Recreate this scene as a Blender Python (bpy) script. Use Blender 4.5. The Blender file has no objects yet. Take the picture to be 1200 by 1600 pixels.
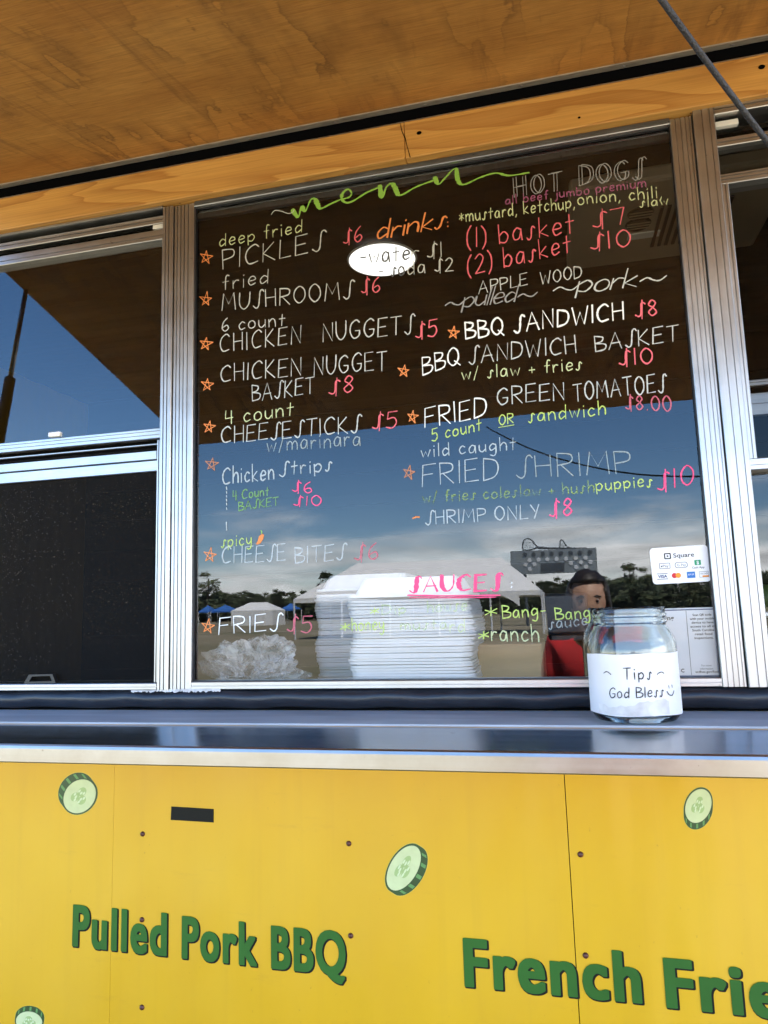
import bpy, math, random
from mathutils import Vector, Matrix
random.seed(7)
R = math.radians
scene = bpy.context.scene
COL = scene.collection

# ------------------------------------------------------------------ camera
YAW, PITCH, ROLL, FOC = -0.231348, 0.138227, -0.0306349, 1113.78
CAM = Vector((0.0, -1.25, 1.5))
fw = Vector((math.sin(YAW)*math.cos(PITCH), math.cos(YAW)*math.cos(PITCH), math.sin(PITCH)))
rt0 = Vector((math.cos(YAW), -math.sin(YAW), 0))
up0 = rt0.cross(fw)
rt = math.cos(ROLL)*rt0 + math.sin(ROLL)*up0
up = math.cos(ROLL)*up0 - math.sin(ROLL)*rt0
cd = bpy.data.cameras.new('camera')
cam = bpy.data.objects.new('camera', cd); COL.objects.link(cam)
m3 = Matrix((rt, up, -fw)).transposed()
cam.matrix_world = Matrix.Translation(CAM) @ m3.to_4x4()
cd.sensor_fit = 'VERTICAL'; cd.sensor_height = 36; cd.lens = FOC/1600*36
cd.clip_start = 0.01; cd.clip_end = 3000
scene.camera = cam

def ray(px, py):
    d = rt*((px-600)/FOC) - up*((py-800)/FOC) + fw
    return d/d.y
def P(px, py, Y=0.0):               # point of the plane y=Y that shows at a pixel
    d = ray(px, py); D = Y+1.25
    return Vector((d.x*D, Y, 1.5+d.z*D))
def X(px, py, Y=0.0): return P(px, py, Y).x
def Z(px, py, Y=0.0): return P(px, py, Y).z
def M(px, py, D):                   # a point in front of the truck, seen mirrored in the glass
    d = ray(px, py)
    return Vector((d.x*D, 1.25-D, 1.5+d.z*D))

# ------------------------------------------------------------------ world, sun, exposure
SUN_EL, SUN_AZ = R(62), R(30)       # azimuth from +y (behind the truck) towards +x
w = bpy.data.worlds.new('World'); scene.world = w; w.use_nodes = True
nt = w.node_tree; nt.nodes.clear()
def wn(t): return nt.nodes.new(t)
out = wn('ShaderNodeOutputWorld'); bg = wn('ShaderNodeBackground')
sky = wn('ShaderNodeTexSky'); sky.sky_type = 'NISHITA'; sky.sun_disc = False
sky.sun_elevation = SUN_EL; sky.sun_rotation = SUN_AZ
sky.air_density = 1.0; sky.dust_density = 0.0; sky.ozone_density = 4.0; sky.altitude = 900
tc = wn('ShaderNodeTexCoord'); sep = wn('ShaderNodeSeparateXYZ')
nt.links.new(tc.outputs['Generated'], sep.inputs[0])
def math_node(op, a, b=None, c=None, tree=None):
    tr = tree or nt
    n = tr.nodes.new('ShaderNodeMath'); n.operation = op
    for i, v in enumerate((a, b, c)):
        if v is None: continue
        if isinstance(v, (int, float)): n.inputs[i].default_value = v
        else: tr.links.new(v, n.inputs[i])
    return n.outputs[0]
zz = math_node('ADD', math_node('MAXIMUM', sep.outputs[2], 0.0), 0.12)
cx = math_node('DIVIDE', sep.outputs[0], zz); cy = math_node('DIVIDE', sep.outputs[1], zz)
cmb = wn('ShaderNodeCombineXYZ'); nt.links.new(cx, cmb.inputs[0]); nt.links.new(cy, cmb.inputs[1])
nz = wn('ShaderNodeTexNoise'); nz.inputs['Scale'].default_value = 0.75; nz.inputs['Detail'].default_value = 8; nz.inputs['Roughness'].default_value = 0.58
nz.inputs['Distortion'].default_value = 0.4
nt.links.new(cmb.outputs[0], nz.inputs['Vector'])
lowcloud = wn('ShaderNodeMapRange')          # cumulus bank hangs low over the field
nt.links.new(sep.outputs[2], lowcloud.inputs[0])
lowcloud.inputs[1].default_value = 0.05; lowcloud.inputs[2].default_value = 0.20
lowcloud.inputs[3].default_value = 0.26; lowcloud.inputs[4].default_value = -0.22
cl = math_node('ADD', nz.outputs[0], lowcloud.outputs[0]); cl = math_node('MULTIPLY_ADD', sep.outputs[0], 0.22, cl)
cm = wn('ShaderNodeMapRange'); cm.interpolation_type = 'SMOOTHSTEP'
nt.links.new(cl, cm.inputs[0]); cm.inputs[1].default_value = 0.44; cm.inputs[2].default_value = 0.82
nz2 = wn('ShaderNodeTexNoise'); nz2.inputs['Scale'].default_value = 1.6; nz2.inputs['Detail'].default_value = 5
nt.links.new(cmb.outputs[0], nz2.inputs['Vector'])
cr = wn('ShaderNodeMapRange'); nt.links.new(nz2.outputs[0], cr.inputs[0])
cr.inputs[1].default_value = 0.35; cr.inputs[2].default_value = 0.62; cr.inputs[3].default_value = 8.5; cr.inputs[4].default_value = 14.0
ccol = wn('ShaderNodeVectorMath'); ccol.operation = 'SCALE'; ccol.inputs[0].default_value = (0.95, 0.98, 1.0)
nt.links.new(cr.outputs[0], ccol.inputs['Scale'])
mx = wn('ShaderNodeMix'); mx.data_type = 'RGBA'
nt.links.new(cm.outputs[0], mx.inputs[0]); hs = wn('ShaderNodeHueSaturation'); hs.inputs['Saturation'].default_value = 1.15; nt.links.new(sky.outputs[0], hs.inputs['Color']); nt.links.new(hs.outputs[0], mx.inputs[6]); nt.links.new(ccol.outputs[0], mx.inputs[7])
nt.links.new(mx.outputs[2], bg.inputs[0]); bg.inputs[1].default_value = 0.132
nt.links.new(bg.outputs[0], out.inputs[0])

sd = bpy.data.lights.new('sun', 'SUN'); sd.energy = 5.0; sd.angle = R(0.5); sd.color = (1, 0.96, 0.90)
sun = bpy.data.objects.new('sun', sd); COL.objects.link(sun)
sdir = Vector((math.sin(SUN_AZ)*math.cos(SUN_EL), math.cos(SUN_AZ)*math.cos(SUN_EL), math.sin(SUN_EL)))
sun.rotation_euler = sdir.to_track_quat('Z', 'Y').to_euler(); sun.location = (5, 12, 15)
scene.view_settings.view_transform = 'Standard'; scene.view_settings.look = 'None'
scene.view_settings.exposure = 2.52; scene.view_settings.gamma = 1
scene.render.engine = 'CYCLES'
scene.cycles.use_denoising = True
scene.cycles.max_bounces = 10; scene.cycles.transparent_max_bounces = 24
scene.cycles.caustics_reflective = False; scene.cycles.caustics_refractive = True
scene.cycles.sample_clamp_indirect = 6

# ------------------------------------------------------------------ materials
MATS = {}
def mat(name):
    m = bpy.data.materials.new(name); m.use_nodes = True
    t = m.node_tree; b = t.nodes['Principled BSDF']; MATS[name] = m
    return m, t, b
def simple(name, col, rough=0.5, metal=0.0, var=0.0, scale=40, bump=0.0, bscale=200, stretch=(1, 1, 1), spec=0.5, coat=0.0):
    m, t, b = mat(name)
    b.inputs['Base Color'].default_value = (*col, 1); b.inputs['Roughness'].default_value = rough
    b.inputs['Metallic'].default_value = metal; b.inputs['Specular IOR Level'].default_value = spec
    b.inputs['Coat Weight'].default_value = coat
    if var or bump:
        tcn = t.nodes.new('ShaderNodeTexCoord'); mp = t.nodes.new('ShaderNodeMapping'); mp.inputs['Scale'].default_value = stretch
        t.links.new(tcn.outputs['Object'], mp.inputs[0])
    if var:
        n = t.nodes.new('ShaderNodeTexNoise'); n.inputs['Scale'].default_value = scale; n.inputs['Detail'].default_value = 6
        t.links.new(mp.outputs[0], n.inputs['Vector'])
        r = t.nodes.new('ShaderNodeValToRGB'); r.color_ramp.elements[0].position = 0.3; r.color_ramp.elements[1].position = 0.7
        r.color_ramp.elements[0].color = (*[c*(1-var) for c in col], 1); r.color_ramp.elements[1].color = (*[min(1, c*(1+var)) for c in col], 1)
        t.links.new(n.outputs[0], r.inputs[0]); t.links.new(r.outputs[0], b.inputs['Base Color'])
        rr = math_node('MULTIPLY_ADD', n.outputs[0], rough*0.5, rough*0.75, tree=t); t.links.new(rr, b.inputs['Roughness'])
    if bump:
        n = t.nodes.new('ShaderNodeTexNoise'); n.inputs['Scale'].default_value = bscale; n.inputs['Detail'].default_value = 4
        t.links.new(mp.outputs[0], n.inputs['Vector'])
        bp = t.nodes.new('ShaderNodeBump'); bp.inputs['Strength'].default_value = bump; bp.inputs['Distance'].default_value = 0.002
        t.links.new(n.outputs[0], bp.inputs['Height']); t.links.new(bp.outputs[0], b.inputs['Normal'])
    return m

def ramp(t, fac, stops):
    r = t.nodes.new('ShaderNodeValToRGB'); e = r.color_ramp.elements
    while len(e) < len(stops): e.new(0.5)
    for k, (p, c) in enumerate(stops): e[k].position = p; e[k].color = (*c, 1)
    t.links.new(fac, r.inputs[0]); return r.outputs[0]
def noise(t, vec, scale, detail=5, rough=0.5, dist=0.0):
    n = t.nodes.new('ShaderNodeTexNoise'); n.inputs['Scale'].default_value = scale; n.inputs['Detail'].default_value = detail
    n.inputs['Roughness'].default_value = rough; n.inputs['Distortion'].default_value = dist
    t.links.new(vec, n.inputs['Vector']); return n.outputs[0]
def mapping(t, sc, rot=(0, 0, 0), loc=(0, 0, 0)):
    tcn = t.nodes.new('ShaderNodeTexCoord'); mp = t.nodes.new('ShaderNodeMapping')
    mp.inputs['Scale'].default_value = sc; mp.inputs['Rotation'].default_value = rot; mp.inputs['Location'].default_value = loc
    t.links.new(tcn.outputs['Object'], mp.inputs[0]); return mp.outputs[0]
def mixc(t, fac, a, b, mode='MIX'):
    n = t.nodes.new('ShaderNodeMix'); n.data_type = 'RGBA'; n.blend_type = mode
    for s, v in ((0, fac), (6, a), (7, b)):
        if isinstance(v, (int, float)): n.inputs[s].default_value = v
        elif isinstance(v, tuple): n.inputs[s].default_value = (*v, 1)
        else: t.links.new(v, n.inputs[s])
    return n.outputs[2]

def plywood():
    m, t, b = mat('plywood')
    # plain-sliced face veneer, grain runs with the truck (x); blotches and water-stain tide lines
    fine = noise(t, mapping(t, (14, 260, 60)), 1.6, 6, 0.65)
    fib = noise(t, mapping(t, (5, 60, 40)), 2.0, 7, 0.7, 0.8)
    blot = noise(t, mapping(t, (1.3, 2.6, 1)), 2.2, 6, 0.55)
    c = ramp(t, blot, [(0.30, (0.43, 0.190, 0.042)), (0.5, (0.53, 0.255, 0.060)), (0.72, (0.63, 0.33, 0.088))])
    c = mixc(t, 0.6, c, ramp(t, fib, [(0.34, (0.72, 0.66, 0.6)), (0.5, (0.96, 0.96, 0.96)), (0.68, (1.10, 1.08, 1.05))]), 'MULTIPLY')
    c = mixc(t, 0.8, c, ramp(t, fine, [(0.32, (0.72, 0.68, 0.62)), (0.6, (1.05, 1.05, 1.05))]), 'MULTIPLY')
    # tide lines: narrow bands where a slow noise crosses set levels, ragged along the grain
    rag = noise(t, mapping(t, (9, 34, 9)), 2.2, 6, 0.75)
    st = noise(t, mapping(t, (2.9, 0.7, 1), (0, 0, R(-32)), (3, 1, 0)), 2.6, 4, 0.55)
    s = math_node('MULTIPLY_ADD', rag, 0.08, st, tree=t)
    brk = noise(t, mapping(t, (3.5, 3.5, 3.5), loc=(5, 3, 0)), 1.3, 3, 0.5)
    amt = ramp(t, brk, [(0.40, (0, 0, 0)), (0.58, (1, 1, 1))])
    f = ramp(t, s, [(0.0, (0, 0, 0)), (0.42, (0, 0, 0)), (0.525, (0.38,)*3), (0.534, (0.72,)*3), (0.545, (0.04,)*3), (0.58, (0.04,)*3), (0.65, (0.34,)*3), (0.66, (0.62,)*3), (0.672, (0, 0, 0)), (1.0, (0, 0, 0))])
    c = mixc(t, math_node('MULTIPLY', f, amt, tree=t), c, (0.13, 0.055, 0.018))
    stk = noise(t, mapping(t, (15, 1.6, 1), (0, 0, R(-24)), (1, 4, 0)), 1.5, 6, 0.7, 0.4)
    c = mixc(t, ramp(t, stk, [(0.56, (0, 0, 0)), (0.70, (0.5, 0.5, 0.5))]), c, (0.16, 0.068, 0.022))
    # pale scuffed patches
    sc = noise(t, mapping(t, (3, 9, 1), (0, 0, R(25)), (7, 2, 0)), 2.0, 7, 0.75)
    f = ramp(t, sc, [(0.66, (0, 0, 0)), (0.72, (0.5, 0.5, 0.5))])
    c = mixc(t, f, c, (0.55, 0.38, 0.2))
    t.links.new(c, b.inputs['Base Color']); b.inputs['Roughness'].default_value = 0.62
    bp = t.nodes.new('ShaderNodeBump'); bp.inputs['Strength'].default_value = 0.25; bp.inputs['Distance'].default_value = 0.001
    t.links.new(fine, bp.inputs['Height']); t.links.new(bp.outputs[0], b.inputs['Normal'])
    return m
def pine():
    m, t, b = mat('pine_board')
    # growth rings: stretched distorted noise read through a repeating ramp
    base = noise(t, mapping(t, (0.55, 6, 6), (0, 0, 0), (2, 0, 0.4)), 1.5, 3, 0.45, 0.5)
    ring = math_node('FRACT', math_node('MULTIPLY', base, 13.0, tree=t), tree=t)
    c = ramp(t, ring, [(0.0, (0.64, 0.36, 0.105)), (0.45, (0.61, 0.335, 0.092)), (0.8, (0.53, 0.28, 0.08)), (0.97, (0.46, 0.22, 0.055)), (1.0, (0.64, 0.36, 0.105))])
    fib = noise(t, mapping(t, (4, 220, 220)), 1.5, 5, 0.6)
    c = mixc(t, 0.7, c, ramp(t, fib, [(0.3, (0.75, 0.7, 0.62)), (0.65, (1.06, 1.05, 1.02))]), 'MULTIPLY')
    big = noise(t, mapping(t, (1.5, 3, 3)), 2.0, 3)
    c = mixc(t, 0.6, c, ramp(t, big, [(0.3, (0.75, 0.72, 0.68)), (0.7, (1.08, 1.08, 1.08))]), 'MULTIPLY')
    t.links.new(c, b.inputs['Base Color']); b.inputs['Roughness'].default_value = 0.5
    bp = t.nodes.new('ShaderNodeBump'); bp.inputs['Strength'].default_value = 0.2; bp.inputs['Distance'].default_value = 0.001
    t.links.new(fib, bp.inputs['Height']); t.links.new(bp.outputs[0], b.inputs['Normal'])
    return m
def metal(name, col, rough, stretch, streak=0.25, scratch=True):
    m, t, b = mat(name)
    b.inputs['Metallic'].default_value = 1
    s = noise(t, mapping(t, stretch), 1.0, 5, 0.65)
    d = noise(t, mapping(t, (14, 14, 14)), 1.0, 6, 0.65)
    c = ramp(t, s, [(0.3, tuple(x*(1-streak) for x in col)), (0.7, tuple(min(1, x*(1+streak*0.6)) for x in col))])
    c = mixc(t, 0.6, c, ramp(t, d, [(0.35, (0.82, 0.81, 0.79)), (0.62, (1.03, 1.03, 1.03))]), 'MULTIPLY')
    if scratch:
        sp = noise(t, mapping(t, (60, 60, 60)), 1.0, 3, 0.6)
        c = mixc(t, ramp(t, sp, [(0.71, (0, 0, 0)), (0.75, (0.5, 0.5, 0.5))]), c, (0.16, 0.14, 0.12))
    t.links.new(c, b.inputs['Base Color'])
    rr = math_node('MULTIPLY_ADD', s, 0.16, rough-0.08, tree=t); rr = math_node('MULTIPLY_ADD', d, 0.12, rr, tree=t)
    t.links.new(rr, b.inputs['Roughness'])
    bp = t.nodes.new('ShaderNodeBump'); bp.inputs['Strength'].default_value = 0.12; bp.inputs['Distance'].default_value = 0.0006
    t.links.new(s, bp.inputs['Height']); t.links.new(bp.outputs[0], b.inputs['Normal'])
    return m
def yellow_paint():
    m, t, b = mat('yellow_vinyl')
    d = noise(t, mapping(t, (2.2, 2.2, 1.4)), 1.6, 5, 0.55)
    c = ramp(t, d, [(0.3, (0.60, 0.338, 0.008)), (0.7, (0.67, 0.40, 0.012))])
    # thin grime specks and faint vertical run marks
    sp = noise(t, mapping(t, (110, 110, 80)), 1.0, 3, 0.6)
    c = mixc(t, ramp(t, sp, [(0.68, (0, 0, 0)), (0.76, (0.35, 0.35, 0.35))]), c, (0.30, 0.15, 0.02))
    run = noise(t, mapping(t, (34, 34, 1.2)), 1.0, 4, 0.6)
    c = mixc(t, ramp(t, run, [(0.54, (0, 0, 0)), (0.75, (0.16, 0.16, 0.16))]), c, (0.48, 0.27, 0.02))
    smr = noise(t, mapping(t, (5, 5, 26), (0, 0, 0), (2, 0, 1)), 1.2, 7, 0.75)
    c = mixc(t, ramp(t, smr, [(0.60, (0, 0, 0)), (0.74, (0.22, 0.22, 0.22))]), c, (0.36, 0.20, 0.03))
    t.links.new(c, b.inputs['Base Color'])
    rr = math_node('MULTIPLY_ADD', sp, 0.15, 0.24, tree=t); t.links.new(rr, b.inputs['Roughness'])
    wv = noise(t, mapping(t, (7, 7, 3.0)), 0.9, 2, 0.4)
    bp = t.nodes.new('ShaderNodeBump'); bp.inputs['Strength'].default_value = 0.8; bp.inputs['Distance'].default_value = 0.02
    fine = noise(t, mapping(t, (300, 300, 300)), 1.0, 2)
    bp2 = t.nodes.new('ShaderNodeBump'); bp2.inputs['Strength'].default_value = 0.05; bp2.inputs['Distance'].default_value = 0.0005
    t.links.new(wv, bp.inputs['Height']); t.links.new(fine, bp2.inputs['Height']); t.links.new(bp.outputs[0], bp2.inputs['Normal'])
    t.links.new(bp2.outputs[0], b.inputs['Normal'])
    return m
def glass(name, refl, tint, wav=0.02, dirt=0.006):
    m, t, b = mat(name); t.nodes.remove(b)
    o = t.nodes['Material Output']
    tr = t.nodes.new('ShaderNodeBsdfTransparent'); tr.inputs[0].default_value = (*tint, 1)
    gl = t.nodes.new('ShaderNodeBsdfGlossy'); gl.inputs['Roughness'].default_value = 0.0; gl.inputs[0].default_value = (1, 1, 1, 1)
    n = noise(t, mapping(t, (1.6, 1.6, 1.6)), 1.5, 2, 0.4)
    bp = t.nodes.new('ShaderNodeBump'); bp.inputs['Strength'].default_value = wav; bp.inputs['Distance'].default_value = 0.02
    t.links.new(n, bp.inputs['Height']); t.links.new(bp.outputs[0], gl.inputs['Normal'])
    lw = t.nodes.new('ShaderNodeLayerWeight'); lw.inputs[0].default_value = 0.5
    f = math_node('MULTIPLY_ADD', math_node('POWER', lw.outputs['Facing'], 4.0, tree=t), 0.7, refl, tree=t)
    ms = t.nodes.new('ShaderNodeMixShader'); t.links.new(f, ms.inputs[0]); t.links.new(tr.outputs[0], ms.inputs[1]); t.links.new(gl.outputs[0], ms.inputs[2])
    df = t.nodes.new('ShaderNodeBsdfDiffuse'); df.inputs[0].default_value = (0.7, 0.7, 0.68, 1)
    sm = noise(t, mapping(t, (5, 5, 3)), 1.3, 7, 0.7, 0.6)
    spk = noise(t, mapping(t, (170, 170, 170)), 1.0, 2, 0.5)
    fd = math_node('MULTIPLY', ramp(t, sm, [(0.45, (0.15, 0.15, 0.15)), (0.75, (1, 1, 1))]), dirt, tree=t)
    fd = math_node('ADD', fd, ramp(t, spk, [(0.76, (0, 0, 0)), (0.82, (0.10, 0.10, 0.10))]), tree=t)
    m2 = t.nodes.new('ShaderNodeMixShader'); t.links.new(fd, m2.inputs[0]); t.links.new(ms.outputs[0], m2.inputs[1]); t.links.new(df.outputs[0], m2.inputs[2])
    t.links.new(m2.outputs[0], o.inputs[0])
    return m
def marker(name, col, cover, rough_edge=1.0):
    m, t, b = mat(name); o = t.nodes['Material Output']
    b.inputs['Base Color'].default_value = (*col, 1); b.inputs['Roughness'].default_value = 0.7
    tr = t.nodes.new('ShaderNodeBsdfTransparent')
    n = noise(t, mapping(t, (190, 190, 190)), 1.0, 4, 0.7)
    n2 = noise(t, mapping(t, (12, 12, 12)), 1.0, 3, 0.6)
    s = math_node('ADD', math_node('MULTIPLY_ADD', n2, 1.6, n, tree=t), -0.35, tree=t)
    lo = 0.95 - cover*0.6
    f = ramp(t, math_node('MULTIPLY', s, 0.6, tree=t), [(lo*0.6-0.06, (0.12*cover, 0.12*cover, 0.12*cover)), (lo*0.6+0.16, (min(1, cover), )*3)])
    ms = t.nodes.new('ShaderNodeMixShader'); t.links.new(f, ms.inputs[0]); t.links.new(tr.outputs[0], ms.inputs[1]); t.links.new(b.outputs[0], ms.inputs[2])
    t.links.new(ms.outputs[0], o.inputs[0])
    return m
def screen_mesh():
    m, t, b = mat('insect_mesh'); o = t.nodes['Material Output']
    n = noise(t, mapping(t, (330, 330, 330)), 1.0, 2, 0.6)
    d = noise(t, mapping(t, (5, 5, 5)), 1.2, 5, 0.6)
    c = ramp(t, math_node('MULTIPLY_ADD', d, 0.25, n, tree=t), [(0.66, (0.002, 0.002, 0.0022)), (0.80, (0.012, 0.010, 0.008)), (0.9, (0.10, 0.08, 0.055))])
    t.links.new(c, b.inputs['Base Color']); b.inputs['Roughness'].default_value = 0.8; b.inputs['Specular IOR Level'].default_value = 0.15
    tr = t.nodes.new('ShaderNodeBsdfTransparent'); ms = t.nodes.new('ShaderNodeMixShader'); ms.inputs[0].default_value = 0.90
    t.links.new(tr.outputs[0], ms.inputs[1]); t.links.new(b.outputs[0], ms.inputs[2]); t.links.new(ms.outputs[0], o.inputs[0])
    return m
def emit(name, col, s):
    m, t, b = mat(name); b.inputs['Base Color'].default_value = (0.8, 0.8, 0.8, 1)
    b.inputs['Emission Color'].default_value = (*col, 1); b.inputs['Emission Strength'].default_value = s
    return m
def film(name, col, cover, rough):
    m, t, b = mat(name); o = t.nodes['Material Output']
    b.inputs['Base Color'].default_value = (*col, 1); b.inputs['Roughness'].default_value = rough
    tr = t.nodes.new('ShaderNodeBsdfTransparent')
    n = noise(t, mapping(t, (22, 22, 22)), 1.0, 5, 0.7, 1.5)
    f = ramp(t, n, [(0.40, (cover*0.15,)*3), (0.62, (cover,)*3)])
    ms = t.nodes.new('ShaderNodeMixShader'); t.links.new(f, ms.inputs[0]); t.links.new(tr.outputs[0], ms.inputs[1]); t.links.new(b.outputs[0], ms.inputs[2])
    t.links.new(ms.outputs[0], o.inputs[0]); return m
def clear_glass():
    m, t, b = mat('jar_glass'); b.inputs['Transmission Weight'].default_value = 1; b.inputs['Roughness'].default_value = 0.02
    b.inputs['IOR'].default_value = 1.45; b.inputs['Base Color'].default_value = (0.93, 0.97, 0.95, 1)
    return m
def grass_ground():
    m, t, b = mat('dry_grass_ground')
    a = noise(t, mapping(t, (0.12, 0.12, 1)), 1.0, 5, 0.6); f = noise(t, mapping(t, (6, 6, 6)), 1.0, 6, 0.7)
    c = ramp(t, a, [(0.35, (0.15, 0.15, 0.07)), (0.5, (0.26, 0.22, 0.14)), (0.68, (0.36, 0.31, 0.22))])
    c = mixc(t, 0.7, c, ramp(t, f, [(0.3, (0.55, 0.55, 0.5)), (0.7, (1.15, 1.12, 1.0))]), 'MULTIPLY')
    t.links.new(c, b.inputs['Base Color']); b.inputs['Roughness'].default_value = 0.95
    return m

plywood(); pine(); yellow_paint(); clear_glass(); grass_ground(); screen_mesh()
metal('aluminium_upright', (0.52, 0.52, 0.52), 0.30, (160, 160, 1.2), 0.12)
metal('aluminium_rail', (0.52, 0.52, 0.52), 0.30, (1.2, 160, 160), 0.12)
metal('ledge_metal', (0.62, 0.63, 0.65), 0.36, (3, 60, 60))
simple('ledge_paint', (0.50, 0.53, 0.57), 0.5, 0.2, var=0.15, scale=6, stretch=(1, 6, 6))
metal('polished_steel', (0.44, 0.44, 0.45), 0.15, (2, 70, 70), 0.12)
metal('shelf_edge_steel', (0.40, 0.39, 0.38), 0.27, (2, 90, 90), 0.06)
metal('strip_metal', (0.55, 0.53, 0.50), 0.35, (3, 80, 80))
simple('edge_strip_paint', (0.34, 0.31, 0.27), 0.4, 0.3, var=0.25, scale=30, stretch=(1, 6, 6))
glass('window_glass', 0.062, (0.88, 0.89, 0.89))
glass('dull_glass', 0.018, (0.55, 0.56, 0.56))
glass('grey_glass', 0.055, (0.80, 0.82, 0.82))
glass('sash_glass', 0.088, (0.80, 0.82, 0.84), 0.03)
simple('black_rubber', (0.018, 0.02, 0.026), 0.32, var=0.3, scale=25, bump=0.6, bscale=14, stretch=(1, 3, 3))
simple('dark_gap', (0.004, 0.004, 0.004), 0.9, spec=0.0)
simple('green_vinyl', (0.030, 0.122, 0.020), 0.5, var=0.12, scale=8, spec=0.2)
simple('black_vinyl', (0.006, 0.007, 0.006), 0.6, var=0.3, scale=30, spec=0.2)
simple('rind_green', (0.014, 0.060, 0.014), 0.35, var=0.25, scale=30)
simple('rind_stripe', (0.10, 0.27, 0.08), 0.35)
simple('cucumber_flesh', (0.54, 0.62, 0.33), 0.4, var=0.06, scale=60)
simple('cucumber_core', (0.34, 0.47, 0.18), 0.4)
simple('cucumber_seed', (0.60, 0.70, 0.42), 0.4)
simple('pale_halo', (0.62, 0.50, 0.08), 0.4)
simple('screw_rust', (0.085, 0.022, 0.014), 0.4, var=0.5, scale=250, bump=0.4, bscale=300)
simple('screw_steel', (0.5, 0.48, 0.45), 0.35, 1.0, var=0.2, scale=200)
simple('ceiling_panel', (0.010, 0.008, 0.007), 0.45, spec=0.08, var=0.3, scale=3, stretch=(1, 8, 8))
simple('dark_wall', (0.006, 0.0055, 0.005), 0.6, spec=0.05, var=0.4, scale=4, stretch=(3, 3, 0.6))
simple('interior_floor', (0.05, 0.045, 0.04), 0.6, var=0.3, scale=5)
simple('beige_plastic', (0.30, 0.26, 0.20), 0.5, var=0.06, scale=20)
simple('black_plastic', (0.012, 0.012, 0.013), 0.4)
simple('dark_blue_plastic', (0.007, 0.010, 0.016), 0.4, var=0.15, scale=9)
simple('foam_white', (0.80, 0.81, 0.83), 0.5, var=0.03, scale=30)
simple('cardboard', (0.44, 0.29, 0.14), 0.8, var=0.12, scale=12, stretch=(1, 1, 6))
simple('paper_white', (0.80, 0.80, 0.82), 0.7, var=0.04, scale=14, bump=0.25, bscale=9)
simple('sticker_white', (0.80, 0.81, 0.85), 0.45, var=0.02, scale=20)
simple('ink_black', (0.012, 0.012, 0.014), 0.6)
simple('ink_grey', (0.10, 0.105, 0.12), 0.7)  # grey print, also the painted silhouette of marker strokes over the lamp
simple('ink_navy', (0.02, 0.045, 0.16), 0.6)
simple('ink_red', (0.60, 0.02, 0.03), 0.6)
simple('ink_orange', (0.80, 0.30, 0.02), 0.6)
simple('ink_blue', (0.02, 0.16, 0.50), 0.6)
simple('ink_green', (0.02, 0.30, 0.14), 0.6)
simple('rope_black', (0.018, 0.019, 0.024), 0.6, bump=0.9, bscale=500)
simple('rack_metal', (0.22, 0.26, 0.30), 0.5, var=0.1, scale=20)
simple('board_grey', (0.24, 0.28, 0.30), 0.6, var=0.1, scale=1)
simple('board_dark', (0.07, 0.085, 0.10), 0.6)
simple('white_enamel', (0.75, 0.77, 0.78), 0.4)
simple('tent_white', (0.84, 0.83, 0.80), 0.8, var=0.05, scale=2)
simple('tent_blue', (0.03, 0.14, 0.45), 0.8)
simple('pole_white', (0.75, 0.75, 0.75), 0.4)
simple('bark', (0.10, 0.065, 0.04), 0.9, var=0.3, scale=8)
simple('leaf_dark', (0.055, 0.075, 0.032), 0.7, var=0.45, scale=0.7)
simple('leaf_mid', (0.095, 0.115, 0.052), 0.7, var=0.45, scale=0.7)
simple('skin', (0.60, 0.36, 0.25), 0.5, var=0.08, scale=60)
simple('hair_dark', (0.02, 0.013, 0.010), 0.5, var=0.3, scale=80)
simple('shirt_red', (0.66, 0.03, 0.035), 0.85, var=0.1, scale=30)
simple('shirt_print', (0.80, 0.80, 0.78), 0.8)
simple('trousers_dark', (0.02, 0.022, 0.03), 0.85)
simple('shoe_grey', (0.12, 0.12, 0.12), 0.7)
simple('eye_white', (0.40, 0.38, 0.35), 0.3)
simple('lip', (0.36, 0.12, 0.10), 0.5)
simple('phone_navy', (0.02, 0.03, 0.05), 0.25)
simple('lens_black', (0.004, 0.004, 0.005), 0.05)
simple('avocado_green', (0.05, 0.085, 0.015), 0.5, var=0.5, scale=40, bump=0.5)
simple('grimy_tape', (0.71, 0.70, 0.69), 0.5, var=0.25, scale=35)
film('clear_bag', (0.62, 0.64, 0.66), 0.75, 0.2)
emit('lamp_white', (1, 0.99, 0.93), 0.34)
MARK = {}
for k, c, cov in (('white', (0.58, 0.62, 0.63), 0.85), ('bright', (0.80, 0.85, 0.88), 1.0), ('grey', (0.33, 0.34, 0.36), 0.85), ('dim', (0.10, 0.10, 0.10), 1.3),
                  ('faint', (0.46, 0.53, 0.54), 0.62), ('cream', (0.58, 0.66, 0.38), 0.9), ('lime', (0.50, 0.66, 0.16), 0.9), ('limefaint', (0.42, 0.62, 0.12), 0.45),
                  ('green', (0.26, 0.52, 0.08), 0.95), ('darkgreen', (0.20, 0.42, 0.12), 0.8), ('pink', (0.80, 0.15, 0.20), 0.9),
                  ('hotpink', (0.85, 0.08, 0.24), 1.0), ('pinkfaint', (0.70, 0.16, 0.24), 0.7), ('orange', (0.80, 0.27, 0.08), 0.95),
                  ('orangedim', (0.62, 0.24, 0.10), 0.75), ('purple', (0.36, 0.10, 0.22), 0.75), ('sky', (0.60, 0.68, 0.74), 0.68)):
    MARK[k] = marker('marker_'+k, c, cov)

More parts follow.
